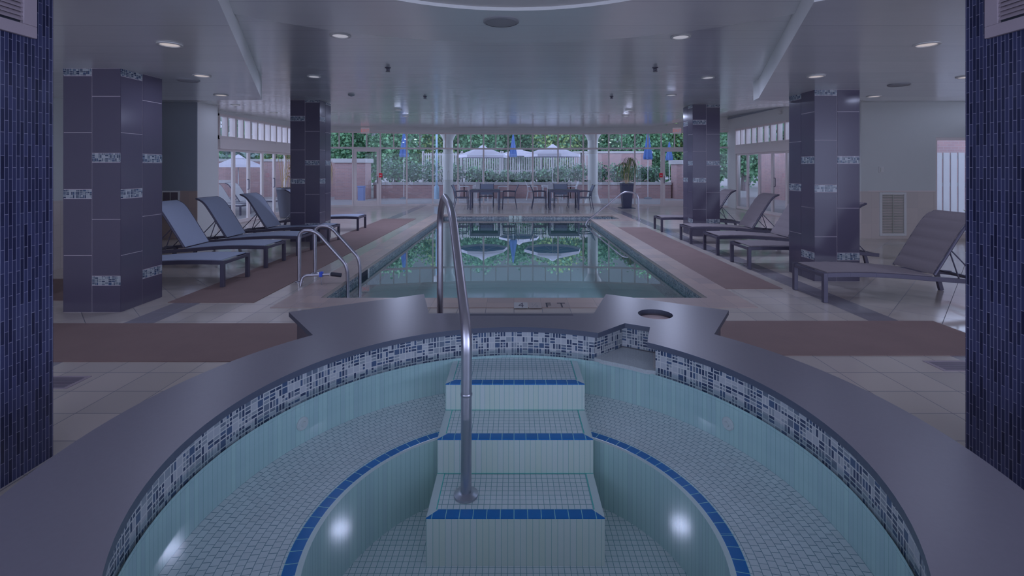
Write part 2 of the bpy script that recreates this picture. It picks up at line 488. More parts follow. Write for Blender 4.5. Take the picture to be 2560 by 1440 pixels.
# ------------------------------------------------------------------ floor, ceilings, walls
TX, TY = .006, 1.80                                  # centre of the hot tub
POOL = [(-2.3, 5.8), (2.3, 5.8), (2.3, 14.7), (3.2, 14.7), (3.2, 16.0), (-2.3, 16.0)]
def grow(poly, g):
    sx = lambda x: -g if x < 0 else g
    out = []
    for x, y in poly:
        if (x, y) == (2.3, 14.7): out.append((x+g, y-g))
        elif (x, y) == (3.2, 14.7): out.append((x+g, y-g))
        else: out.append((x+sx(x), y+(g if y > 10 else -g)))
    return out
foot = [(-7.85, -3), (8.62, -3), (8.62, 19.2)] + [(x*.1, back_y(x*.1)+.05) for x in range(84, -78, -8)] + [(-7.85, 19.2)]
fl = MB().prism([(-9.6, -3), (11.2, -3), (11.2, 10.9), (8.62, 11.4), (8.62, 19.2)] + [(x*.1, back_y(x*.1)+.05) for x in range(84, -78, -8)] + [(-7.85, 19.2), (-7.85, 11.4), (-9.6, 10.9)],
               [grow(POOL, .1), circle(TX, TY, 1.32, 72)], -.15, 0)
struct(fl.build('floor', M_floor), 'beige tiled pool deck with dark border strips', 'floor')

cm = MB()
xs = [-9.8+i*.5 for i in range(43)]; ys = [-3+i*.5 for i in range(50)]
for i in range(len(xs)-1):
    for j in range(len(ys)-1):
        if ys[j+1] > back_y((xs[i]+xs[i+1])/2)+.55: continue
        if xs[i] > 8.5 and ys[j] > 11.3 or xs[i] < -8 and ys[j] > 11.3: continue
        cm.face([(x, y, ceil_z(x, y)) for x, y in ((xs[i], ys[j]), (xs[i], ys[j+1]), (xs[i+1], ys[j+1]), (xs[i+1], ys[j]))])
struct(cm.build('ceiling', M_ceil, smooth=True), 'glossy pale plank ceiling over the pool', 'ceiling')

arc = []
yc, Rr = 1.61, 3.27
for k in range(41):
    t = R(32) + R(116)*k/40
    arc.append((Rr*math.cos(t), yc+Rr*math.sin(t)))
near = [(-9.6, -3), (11.2, -3), (11.2, 3.2)] + arc + [(-9.6, 3.2)]
def low_slab(name, label, poly, holes, z0, z1, mat):
    q = MB().prism(poly, holes, z0, z1, 1, 1, bottom=False)
    lo = MB().prism(poly, holes, None, z0); q.mesh(lo.v, [f[::-1] for f in lo.f], 0)
    struct(q.build(name, [mat, M_white]), label, 'ceiling')
low_slab('ceiling_near', 'curved edged ceiling panel above the tub', near, [circle(0, 2.19, 1.69, 72)], 2.80, 2.828, M_ceil_low)
dm = MB(); dm.mesh([(x, y, 2.826) for x, y in circle(0, 2.19, 1.70, 72)], [tuple(range(72))[::-1]])
struct(dm.build('ceiling_recess', M_white), 'round white recess in the ceiling above the tub', 'ceiling')
low_slab('ceiling_soffit_left', 'lower glossy soffit with angled edge above the left loungers', [(-1.885, 3.108), (-3.966, 7.68), (-9.6, 7.68), (-9.6, .6), (-4.9, .6)], [], 2.62, 2.96, M_ceil_low)
low_slab('ceiling_soffit_right', 'lower glossy soffit with angled edge above the right loungers', [(1.936, 3.15), (4.9, .6), (11.2, .6), (11.2, 7.75), (3.80, 7.75), (3.74, 7.46)], [], 2.62, 2.96, M_ceil_low)

def wall_obj(name, label, x0, x1, y0, y1, z1, up=M_wall, lo=M_wains, split=1.05, kind='wall'):
    m = MB(); m.box(x0, x1, y0, y1, 0, split, 1); m.box(x0, x1, y0, y1, split, z1, 0)
    o = m.build(name, [up, lo]); return struct(o, label, kind)
wall_obj('wall_left', 'white side wall with beige wainscot at far left', -7.2, -6.95, -3, 8.6, 2.75)
wall_obj('wall_left_recess', 'side wall inside the left recess', -9.8, -9.55, 8.6, 10.7, 3.0)
wall_obj('wall_left_return', 'wall closing the near side of the left recess', -9.8, -6.95, 8.45, 8.6, 2.75)
m = MB(); m.box(-9.8, -6.95, 10.72, 11.45, 0, 3.03, 0)
m.box(-9.8, -6.95, 10.70, 10.72, 1.05, 3.02, 1); m.box(-9.8, -6.95, 10.70, 10.72, 0, 1.05, 2)
struct(m.build('wall_left_back', [M_white, M_greyblue, M_wains_dark]), 'grey blue recessed wall with brown wainscot behind the left loungers', 'wall')
wall_obj('wall_left_pier', 'white pier before the left sliding doors', -7.95, -7.72, 11.45, 12.66, 3.05, M_white, M_white)
m = MB(); m.box(7.6, 8.75, 10.68, 11.5, 1.04, 3.1, 0); m.box(7.6, 8.75, 10.68, 11.5, 0, 1.04, 1)
m.box(8.75, 9.23, 10.68, 10.9, 1.04, 3.1, 0); m.box(8.75, 9.23, 10.68, 10.9, 0, 1.04, 1)
m.box(9.23, 10.75, 10.68, 10.9, 2.22, 3.1, 0); m.box(10.75, 11.2, 10.68, 10.9, 0, 3.1, 0); m.box(9.23, 10.75, 10.68, 10.9, 0, .1, 1)
struct(m.build('wall_right', [M_wall, M_wains]), 'white wall with beige wainscot behind the right loungers', 'wall')
wall_obj('wall_right_side', 'side wall at far right behind the pillar', 11.0, 11.2, -3, 10.68, 2.75)
m = MB().box(7.75, 9.2, 10.672, 10.68, 1.035, 1.055)
struct(m.build('trim_1', M_trim), 'thin cap line on top of the right wainscot', 'trim')
wall_obj('wall_right_pier', 'white pier before the right sliding doors', 8.5, 8.72, 11.5, 11.9, 3.5, M_white, M_white)

# ------------------------------------------------------------------ glazing
wn = [0]; dn = [0]
def pt(a, b, t): return (a[0]+(b[0]-a[0])*t, a[1]+(b[1]-a[1])*t)
def frame_bar(m, a, b, z0, z1, w, dep):
    """an upright bar of width w centred between points or a rail from a to b"""
    d = Vector((b[0]-a[0], b[1]-a[1], 0)); L = d.length; d.normalize(); n = Vector((-d.y, d.x, 0))
    M = Matrix(((d.x, n.x, 0, a[0]), (d.y, n.y, 0, a[1]), (0, 0, 1, 0), (0, 0, 0, 1)))
    m.box(0, L, -dep/2, dep/2, z0, z1, 0, M)
def upright(m, a, b, t, z0, z1, w, dep):
    L = math.dist(a, b); frame_bar(m, pt(a, b, t-w/2/L), pt(a, b, t+w/2/L), z0, z1, w, dep)
def pane(parent, a, b, z0, z1):
    m = MB(); frame_bar(m, a, b, z0, z1, 0, .008)
    return m.build('pane', M_glass, parent)
def bay(a, b, zs, label, halves=True, full=True, w=.062, dep=.09, mat=None):
    wn[0] += 1
    z0, zt, z1 = zs; m = MB(); mid = ((a[0]+b[0])/2, (a[1]+b[1])/2, 0)
    L = math.dist(a, b)
    upright(m, a, b, w/4/L, z0, z1, w/2, dep); upright(m, a, b, 1-w/4/L, z0, z1, w/2, dep)
    frame_bar(m, a, b, z0, z0+(.07 if full else .02), 0, dep*.93); frame_bar(m, a, b, zt-.035, zt+.035, 0, dep*.93); frame_bar(m, a, b, z1-.06, z1, 0, dep*.93)
    if halves: upright(m, a, b, .5, zt, z1, w*.75, dep*.9)
    o = struct(m.build('window_%d' % wn[0], mat or M_trim, None, mid), label, 'window')
    if full: pane(o, a, b, z0+.07, zt-.035)
    pane(o, a, b, zt+.035, z1-.06)
    return o
def leaf(a, b, z0, z1, label, stile=.09, bot=.12, dep=.05, handle=None, inset=True):
    dn[0] += 1
    m = MB(); L = math.dist(a, b); mid = ((a[0]+b[0])/2, (a[1]+b[1])/2, 0)
    upright(m, a, b, stile/2/L, z0, z1, stile, dep); upright(m, a, b, 1-stile/2/L, z0, z1, stile, dep)
    frame_bar(m, pt(a, b, stile/L), pt(a, b, 1-stile/L), z0, z0+bot, 0, dep); frame_bar(m, pt(a, b, stile/L), pt(a, b, 1-stile/L), z1-stile, z1, 0, dep)
    o = struct(m.build('door_%d' % dn[0], M_trim, None, mid, bevel=.004), label, 'door')
    pane(o, pt(a, b, stile/L), pt(a, b, 1-stile/L), z0+bot, z1-stile)
    if handle is not None:
        p = pt(a, b, handle); d = Vector((b[0]-a[0], b[1]-a[1], 0)).normalized(); nn = Vector((d.y, -d.x, 0))*.05
        h = MB().tube(fillet([(p[0], p[1], z0+.92), (p[0]+nn.x, p[1]+nn.y, z0+.92), (p[0]+nn.x, p[1]+nn.y, z0+1.2), (p[0], p[1], z0+1.2)], .02, 4), .012, 8)
        h.build('door_handle', M_dark, o, smooth=True)
    return o
def bx(px):                                          # where the sight line through column px meets the curved glass
    x = 0
    for _ in range(30): x = (px-1285)*back_y(x)/1220
    return (x, back_y(x))
TRZ, TOPZ = 2.36, 3.02
cols_px = [797, 813, 882, 951, 1017, 1082, 1145, 1209, 1270, 1332, 1395, 1458, 1522, 1587, 1653, 1720, 1787, 1823]
for i in range(len(cols_px)-1):
    a, b = bx(cols_px[i]), bx(cols_px[i+1])
    door = cols_px[i] in (882, 1653)
    bay(a, b, (0, TRZ, TOPZ), 'bay %s of the curved glass wall counted from the left' % (ORD[i] if i < 15 else 'near the right corner' if i == 15 else 'at the right corner'), halves=i not in (0, len(cols_px)-2), full=not door)
    if door:
        L = math.dist(a, b)
        leaf(pt(a, b, .04/L), pt(a, b, 1-.04/L), .01, TRZ-.04, 'white framed glass exit door at the %s of the curved glass wall' % ('left' if i < 8 else 'right'), .11, .22, .06, .92 if i < 8 else .08)
m = MB()
pts = [(-7.75+i*.4, back_y(-7.75+i*.4)) for i in range(42)]
for i in range(41): frame_bar(m, pts[i], pts[i+1], TOPZ, ceil_z(*pts[i])+.03, 0, .16)
for i in range(41): frame_bar(m, (pts[i][0], pts[i][1]-.03), (pts[i+1][0], pts[i+1][1]-.03), 3.10, 3.13, 0, .16)
struct(m.build('wall_back', M_white), 'white header band above the curved glass wall', 'wall')

DL = [12.66+.76*i for i in range(9)]
for i in range(8):
    a, b = (-7.72, DL[i]), (-7.72, DL[i+1])
    leaf(a, b, .02, 2.05, '%s glass sliding door leaf from the white pier on the left' % ORD[i], .055, .09, .06, .93 if i in (1, 3) else None)
    bay(a, b, (2.30, 2.36, 2.97), '%s transom window above the left sliding doors' % ORD[i], True, False, .09, .16)
for i, (lo, hi) in enumerate(((2.055, 2.325),)):
    m = MB().box(-7.80, -7.62, DL[0], DL[-1], lo, hi); struct(m.build('trim_2', M_trim), 'flat panel over the left sliding doors', 'trim')
m = MB().box(-7.9, -7.66, 12.66, 19.25, 2.97, 3.2); m.box(-7.84, -7.66, DL[-1], 19.3, 0, 2.97)
struct(m.build('wall_left_glazed', M_white), 'white head of the left glazed wall', 'wall')
DR = [11.78+.85*i for i in range(9)]
for i in range(8):
    a, b = (8.5, DR[i]), (8.5, DR[i+1])
    leaf(a, b, .02, 2.08, '%s glass sliding door leaf on the right counted from the back corner' % ORD[7-i], .055, .09, .06, .93 if i in (4, 6) else None)
    bay(a, b, (2.33, 2.39, 3.03), '%s transom window on the right counted from the back corner' % ORD[7-i], True, False, .09, .16)
m = MB().box(8.40, 8.6, DR[0], DR[-1], 2.085, 2.36); struct(m.build('trim_3', M_trim), 'flat panel over the right sliding doors', 'trim')
m = MB().box(8.44, 8.66, 11.5, 19.3, 3.03, 3.72); m.box(8.44, 8.62, DR[-1], 19.3, 0, 3.03)
struct(m.build('wall_right_glazed', M_white), 'white head of the right glazed wall', 'wall')
m = MB().box(8.40, 8.46, 11.5, 19.2, 3.46, 3.52); struct(m.build('trim_4', M_greyblue), 'grey shadow line above the right transoms', 'trim')
wn[0] += 1
m = MB(); m.box(9.23, 10.75, 10.70, 10.78, .1, .15); m.box(9.23, 10.75, 10.70, 10.78, 2.16, 2.22); m.box(9.23, 9.28, 10.70, 10.78, .15, 2.16); m.box(10.70, 10.75, 10.70, 10.78, .15, 2.16)
wo = struct(m.build('window_%d' % wn[0], M_trim, None, (10, 10.74, .1)), 'tall window beside the right pillar looking on a white fence', 'window')
MB().box(9.28, 10.70, 10.735, 10.743, .15, 2.16).build('pane', M_glass, wo)

# ------------------------------------------------------------------ pillars and columns
def pillar(side, label):
    x0, x1 = (2.447, 3.1) if side > 0 else (-3.1, -2.48)
    m = MB().box(x0, x1, 1.3, 2.645 if side > 0 else 2.626, 0, 2.615)
    tag(m.build('glass_brick_pillar', M_pillar, None, ((x0+x1)/2, 1.98, 0)), label, 'pillar', 'dark pillars framing the tub', 'thing')
    xi = 2.447 if side > 0 else -2.48
    root = empty('air_vent', (xi, 2.35, 2.4)); tag(root, 'white louvred air vent high on the %s dark pillar' % ('right' if side > 0 else 'left'), 'vent', 'vents on the dark pillars')
    s = -side; y0, y1, z0, z1 = 1.75, 2.517, 2.215, 2.605
    f = MB(); t = .022
    xa, xb = sorted((xi, xi+s*t))
    f.box(xa, xb, y0, y1, z0, z0+.06); f.box(xa, xb, y0, y1, z1-.05, z1); f.box(xa, xb, y0, y0+.06, z0+.06, z1-.05); f.box(xa, xb, y1-.07, y1, z0+.06, z1-.05)
    f.build('vent_frame', M_vent, root, bevel=.003)
    b = MB(); xa, xb = sorted((xi+s*.001, xi+s*.004)); b.box(xa, xb, y0+.06, y1-.07, z0+.06, z1-.05); b.build('backing', M_dark_hole, root)
    l = MB(); n = 12
    for k in range(n):
        z = z0+.072+k*(z1-z0-.125)/n
        l.mesh([(xi+s*.004, y0+.06, z+.026), (xi+s*.020, y0+.06, z), (xi+s*.020, y1-.07, z), (xi+s*.004, y1-.07, z+.026)], [(0, 1, 2, 3), (3, 2, 1, 0)])
    l.build('louvre', M_vent, root)
pillar(-1, 'dark glass brick pillar at the left edge of the photo')
pillar(1, 'dark glass brick pillar at the right edge of the photo')

def column(x0, y0, h, label, w=.62):
    root = empty('tiled_column', (x0+w/2, y0+w/2, 0)); tag(root, label, 'column', 'tiled columns around the pool', 'thing')
    c = MB().box(x0+.004, x0+w-.004, y0+.004, y0+w-.004, 0, h); c.build('core', M_grout, root)
    tm = MB(); cx, cy = x0+w/2, y0+w/2; g = .0036; idx = 0
    corners = [((x0, y0), (1, 0)), ((x0+w, y0), (0, 1)), ((x0+w, y0+w), (-1, 0)), ((x0, y0+w), (0, -1))]
    for (px, py), (dx, dy) in corners:
        nx, ny = dy, -dx
        for st in range(2):
            a = st*w/2+g; b = (st+1)*w/2-g
            seq = []; z = 0
            if idx % 2 == 0: pat = [.61, .61, .1]
            else: pat = [.29, .1, .61, .61]
            k = 0; first = True
            while z < h-.02:
                if idx % 2 == 0: L = pat[k % 3]; mos = k % 3 == 2
                elif k == 0: L = .29; mos = False
                else: L = [.1, .61, .61][(k-1) % 3]; mos = (k-1) % 3 == 0
                z2 = min(z+L, h); seq.append((z, z2, mos)); z = z2; k += 1
            for za, zb, mos in seq:
                q = [(px+dx*a, py+dy*a), (px+dx*b, py+dy*b)]
                P = [(q[0][0]-nx*.0, q[0][1]), (q[1][0], q[1][1])]
                lo, hi = za+g, zb-g
                inn = .006
                ring = [(P[0][0]-nx*inn, P[0][1]-ny*inn), (P[0][0], P[0][1]), (P[1][0], P[1][1]), (P[1][0]-nx*inn, P[1][1]-ny*inn)]
                tgt = MB() if mos else tm
                tgt.prism(ring, [], lo, hi)
                if mos:
                    # lay the mosaic out in metres along the face
                    tgt.build('mosaic_band', M_mosaic_col, root)
            idx += 1
    tm.build('tile_cladding', M_coltile, root, bevel=.0015)
column(-4.84, 5.236, 2.62, 'near left tiled column standing before the blue loungers')
column(4.105, 6.667, 2.62, 'near right tiled column standing behind the closest taupe lounger')
column(-4.70, 10.25, ceil_z(0, 10.25), 'far left tiled column beside the grey planter')
column(4.06, 11.09, ceil_z(0, 11.09), 'far right tiled column standing beside the pool end')

# ------------------------------------------------------------------ hot tub
tub = empty('hot_tub', (TX, TY, 0)); tag(tub, 'round raised hot tub with grey rim and three tiled steps', 'hot tub', None, 'thing')
def inner(rad, g):
    a0 = R(65.4)+g*.9; a1 = R(51.2)-g*.9+2*PI
    out = [(TX+rad*math.cos(a0+(a1-a0)*k/120), TY+rad*math.sin(a0+(a1-a0)*k/120)) for k in range(121)]
    return out + [(.8286+g*1.1, 2.973+g*.3), (.6925-g*.2, 3.05+g*1.2)]
RZ = .58
def outline(ins):
    ro = 1.565-ins
    aL = math.atan2(2.84-TY, -1.18); aR = math.atan2(2.855-TY, 1.17)
    out = [(TX+ro*math.cos(aL+(aR+2*PI-aL)*k/96), TY+ro*math.sin(aL+(aR+2*PI-aL)*k/96)) for k in range(97)]
    k = ins
    return out + [(1.463-k*1.1, 3.324-k*.2), (.708+k*.4, 3.757-k*1.2), (.534+k, 3.26-k), (-.569-k, 3.26-k), (-.693-k*.4, 3.757-k*1.2), (-1.517+k*1.1, 3.287-k*.2)]
rim = MB().prism(outline(0), [inner(1.175, 0), circle(.938, 3.24, .112, 40)], RZ-.03, RZ, 0, 1)
rim.build('rim_slab', [M_quartz, M_quartz_side], tub, bevel=.003)
sk = MB().prism(outline(.055), [inner(1.225, .045), circle(.938, 3.24, .118, 40)], 0, RZ-.031, 0)
sk.build('skirt', M_skirt, tub)
mb = MB().wall(inner(1.21, .03), lambda p: .425 if math.dist(p, (TX, TY)) > 1.3 else .385, RZ-.03, 0, True)
mb.build('mosaic_band', M_mosaic, tub)
nf = MB().prism(inner(1.21, .03)[-2:]+[inner(1.21, .03)[0]]+[(TX+1.19*math.cos(R(t)), TY+1.19*math.sin(R(t))) for t in (64, 61, 58, 55, 52)]+[inner(1.21, .03)[120]], [], .395, .418)
nf.build('niche_floor', plain('niche_stone', C(112, 116, 138), .6, var=.2, scale=120), tub)
bw = MB().wall(circle(TX, TY, 1.2, 120), .2, .40, 0, True)
bw.build('basin_wall', M_walltile, tub)
lg = MB().annulus(TX, TY, 1.199, 1.222, .386); lg.build('ledge', M_walltile, tub)
bn = MB().annulus(TX, TY, .80, 1.2, .2, 0, 120, .97); bn.annulus(TX, TY, .735, .755, .2, 1, 120, .74)
bn.wall(circle(TX, TY, .735, 120), -.12, .2, 2, True)
bn.build('bench', [M_benchtile, M_edge, M_walltile], tub)
bs = MB().annulus(TX, TY, .755, .80, .2005, 0, 120, .80); bs.build('edge_tile_strip', M_bluetile, tub)
fd = MB(); fd.mesh([(x, y, -.12) for x, y in circle(TX, TY, .75, 64)], [tuple(range(64))]); fd.build('basin_floor', M_pooltile, tub)
for (y0, y1, zt) in ((2.632, 3.01, .385), (2.348, 2.632, .245), (2.047, 2.348, .0816)):
    w = .375; x0, x1 = TX-w, TX+w
    s = MB(); z0 = -.12
    s.face([(x0, y0, zt), (x1, y0, zt), (x1, y1, zt), (x0, y1, zt)], 0)
    s.face([(x0, y0, z0), (x1, y0, z0), (x1, y0, zt), (x0, y0, zt)], 1)
    s.face([(x0, y1, z0), (x0, y0, z0), (x0, y0, zt), (x0, y1, zt)], 1); s.face([(x1, y0, z0), (x1, y1, z0), (x1, y1, zt), (x1, y0, zt)], 1)
    M_teal = plain('teal_grout_line', C(40, 110, 122), .6)
    for xa, xb in ((x0, x0+.034), (x1-.034, x1)): s.face([(xa, y0, zt+.0006), (xb, y0, zt+.0006), (xb, y1, zt+.0006), (xa, y1, zt+.0006)], 2)
    for xa in (x0+.034, x1-.0385): s.face([(xa, y0+.05, zt+.0009), (xa+.0045, y0+.05, zt+.0009), (xa+.0045, y1, zt+.0009), (xa, y1, zt+.0009)], 3)
    s.face([(x0, y1-.006, zt+.0011), (x1, y1-.006, zt+.0011), (x1, y1, zt+.0011), (x0, y1, zt+.0011)], 3)
    st = s.build('step', [M_pooltile, M_riser, M_edge, M_teal], tub)
    e = MB(); zz = zt+.0012
    e.face([(x0, y0, zz), (x1, y0, zz), (x1-.045, y0+.05, zz), (x0+.045, y0+.05, zz)], 0)
    e.face([(x0, y0-.001, zt-.004), (x1, y0-.001, zt-.004), (x1, y0, zz), (x0, y0, zz)], 0)
    e.build('edge_tile_strip', M_bluetile, st)
wt = MB().prism(inner(1.205, .02), [], None, .432); wt.build('water', M_water_tub, tub)
for (a, rad, z) in ((R(150.5), 1.2, .298), (R(29.5), 1.2, .298)):
    j = MB(); cx, cy = TX+rad*math.cos(a), TY+rad*math.sin(a); d = Vector((-math.cos(a), -math.sin(a), 0))
    p = Vector((cx, cy, z))
    j.tube([p-d*.004, p+d*.006, p+d*.012], [.032, .032, .026], 16); j.tube([p+d*.012, p+d*.02], [.014, .012], 12)
    j.build('jet_nozzle', M_white, tub, smooth=True)
sk2 = MB().lathe([(.11, .525), (.11, .542), (.1, .546)], .938, 3.24, 32); sk2.build('skimmer_lid', plain('pale_lid', C(118, 112, 132), .5), tub, smooth=True)
sl2 = MB().box(-.31, .39, 3.205, 3.235, RZ-.004, RZ+.0012); sl2.build('slot', M_dark, tub)

# tub hand rail
hr = empty('handrail', (-.215, 2.187, .0816)); tag(hr, 'bent steel handrail rising from the tub steps', 'handrail')
path = fillet([(-.215, 2.187, .084), (-.212, 2.187, .82), (-.385, 3.0, 1.31), (-.52, 3.62, 1.345), (-.573, 3.78, 1.20), (-.573, 3.78, .0)], [.10, .22, .16, .12], 10)
MB().tube(path, .0242, 20).build('rail', M_steel, hr, smooth=True)
MB().lathe([(.054, .083), (.054, .092), (.036, .099), (.027, .102)], -.215, 2.187, 28).build('base_flange', M_steel, hr, smooth=True)
MB().lathe([(.0255, .53), (.0262, .532), (.0262, .540), (.0255, .542)], -.2128, 2.187, 24, cap=(False, False)).build('collar', M_steel, hr, smooth=True)
MB().lathe([(.06, .001), (.06, .008), (.03, .022), (.026, .024)], -.573, 3.78, 28).build('base_flange', M_steel, hr, smooth=True)

# ------------------------------------------------------------------ swimming pool
pool = empty('swimming_pool', (0, 10.9, 0)); tag(pool, 'long rectangular indoor swimming pool with brown coping', 'pool', None, 'thing')
MB().prism(grow(POOL, .4), [POOL], -.04, .008).build('coping', M_coping, pool, bevel=.004)
MB().wall(grow(POOL, .02), -.42, -.005, 0, True).build('waterline_tile', M_mosaic, pool)
b = MB().wall(grow(POOL, .021), -1.35, -.40, 0, True); b.prism(grow(POOL, .021), [], None, -1.35); b.build('basin', M_basin, pool)
MB().prism(grow(POOL, .019), [], None, -.12).build('water', M_water_pool, pool)
st = MB()
for k in range(3): st.box(2.3+.3*k, 3.21, 14.71, 15.99, -1.3+.3*k if k == 0 else -1.3, -.9+.27*k)
st.build('entry_step', M_basin, pool)
mk = MB(); mk.box(.0, .155, 5.36, 5.60, .008, .0085); mk.build('depth_marker', plain('marker_tile_pale', C(98, 104, 124), .4), pool)
def flat(x, y, z, sx, sy): return Matrix(((sx, 0, 0, x), (0, sy, 0, y), (0, 0, 1, z), (0, 0, 0, 1)))
mk = MB(); text_into(mk, '4', flat(.08, 5.48, .0088, .75, 1.5), .17, 0, .0006); mk.build('marker_figure', M_coltile, pool)
mk = MB(); mk.box(.165, .305, 5.36, 5.60, .008, .0085); mk.build('depth_marker', plain('marker_tile_worn', C(92, 92, 108), .4), pool)
mk = MB(); text_into(mk, '\u00bd', flat(.235, 5.48, .0088, .75, 1.5), .15, 0, .0006); mk.build('marker_figure', plain('faded_ink', C(82, 84, 102), .5), pool)
mk = MB(); text_into(mk, 'F', flat(.385, 5.48, .009, 1.0, 1.6), .16, 0, .0006); text_into(mk, 'T', flat(.535, 5.48, .009, 1.0, 1.6), .16, 0, .0006)
mk.build('marker_lettering', M_black, pool)
mk = MB(); mk.box(-.17, .25, 15.995, 16.005, -.125, -.015); mk.build('depth_marker', plain('marker_tile_white', C(100, 112, 130), .4), pool)
mk = MB(); text_into(mk, '3 \u00bd', Matrix(((1.2, 0, 0, .06), (0, 0, -1, 15.993), (0, 1, 0, -.068), (0, 0, 0, 1))), .13, 0, .001); mk.build('marker_lettering', M_black, pool)
m = MB().box(-2.325, -2.314, 7.35, 7.72, -.2, -.03); m.box(-2.325, -2.313, 7.72, 7.80, -.2, -.03, 1)
m.build('skimmer_opening', [M_dark_hole, M_white], pool)

# pool ladder rails
lad = empty('pool_ladder', (-2.6, 6.9, 0)); tag(lad, 'steel ladder rails arching from the deck into the left pool edge', 'ladder')
for y in (6.635, 7.16):
    p = fillet([(-2.92, y, 0), (-2.92, y, .70), (-2.70, y, .70), (-2.29, y, .245), (-2.262, y, .12), (-2.262, y, -1.1)], [.16, .16, .10, .06], 8)
    MB().tube(p, .0242, 16).build('rail', M_steel, lad, smooth=True)
    MB().lathe([(.055, .001), (.055, .008), (.03, .02)], -2.92, y, 24).build('base_flange', M_steel, lad, smooth=True)
for z in (-.35, -.62, -.9): MB().box(-2.29, -2.22, 6.66, 7.135, z-.015, z+.015).build('tread', M_white, lad)
# fill spout
sp = empty('fill_spout', (-2.78, 6.43, 0)); tag(sp, 'steel fill spout with black nozzle and blue clamp by the ladder', 'spout')
MB().tube(fillet([(-2.80, 6.40, 0), (-2.78, 6.42, .135), (-2.40, 6.46, .145)], [.09], 8), .019, 14).build('pipe', M_steel, sp, smooth=True)
MB().tube([(-2.42, 6.458, .145), (-2.415, 6.458, .145), (-2.29, 6.475, .128)], [.024, .028, .027], 14).build('nozzle', M_black, sp, smooth=True)
MB().tube([(-2.435, 6.456, .145), (-2.425, 6.457, .145)], [.028, .028], 14).build('clamp_ring', M_white, sp, smooth=True)
MB().box(-2.565, -2.525, 6.415, 6.475, .115, .18).build('clamp', M_blue, sp, bevel=.006)
MB().tube([(-2.54, 6.445, .008), (-2.545, 6.445, .12)], .005, 8).build('support_pin', M_steel, sp, smooth=True)
# far hand rail
fr = empty('pool_handrail', (3.69, 14.43, 0)); tag(fr, 'thin steel grab rail sloping into the far right pool corner', 'handrail')
p = fillet([(3.69, 14.43, 0), (3.66, 14.43, .80), (3.25, 14.43, .855), (2.16, 14.43, -.02), (2.10, 14.43, -.25), (2.10, 14.43, -.9)], [.18, .14, .1, .08], 8)
MB().tube(p, .0242, 12).build('rail', M_steel, fr, smooth=True)
MB().lathe([(.055, .001), (.055, .008), (.03, .02)], 3.69, 14.43, 20).build('base_flange', M_steel, fr, smooth=True)

# ------------------------------------------------------------------ floor mats and drains
def floor_mat(poly, label):
    cx = sum(p[0] for p in poly)/len(poly); cy = sum(p[1] for p in poly)/len(poly)
    tag(MB().prism(poly, [], .0, .007).build('floor_mat', M_mat, None, (cx, cy, 0), bevel=.002), label, 'mat', 'brown deck mats')
floor_mat([(-3.98, 5.61), (-2.99, 5.61), (-2.99, 14.9), (-3.98, 14.9)], 'long brown mat running beside the pool under the left loungers')
floor_mat([(2.58, 6.25), (3.44, 6.25), (3.44, 12.7), (2.58, 12.7)], 'long brown mat running beside the pool before the right loungers')
floor_mat([(-6.6, 3.9), (-1.62, 3.9), (-1.62, 4.85), (-6.6, 4.85)], 'wide brown mat on the floor left of the tub')
floor_mat([(1.62, 4.03), (4.23, 4.03), (4.23, 4.93), (1.62, 4.93)], 'wide brown mat on the floor right of the tub')
floor_mat([(-6.6, 5.7), (-5.05, 5.7), (-5.05, 6.8), (-6.6, 6.8)], 'brown mat by the far left wall behind the near column')
def drain(x0, x1, y0, y1, label):
    r = empty('floor_drain', ((x0+x1)/2, (y0+y1)/2, 0)); tag(r, label, 'drain', 'deck drains')
    MB().box(x0, x1, y0, y1, 0, .003).build('drain_plate', M_vent, r)
    m = MB()
    for k in range(9): m.box(x0+.03, x1-.03, y0+.02+(y1-y0-.04)*k/9, y0+.02+(y1-y0-.04)*(k+.5)/9, .003, .0036)
    m.build('drain_slots', M_dark, r)
drain(-3.45, -3.14, 3.42, 3.63, 'square floor drain beside the left pillar')
drain(3.28, 3.62, 3.72, 3.92, 'square floor drain beside the right pillar')

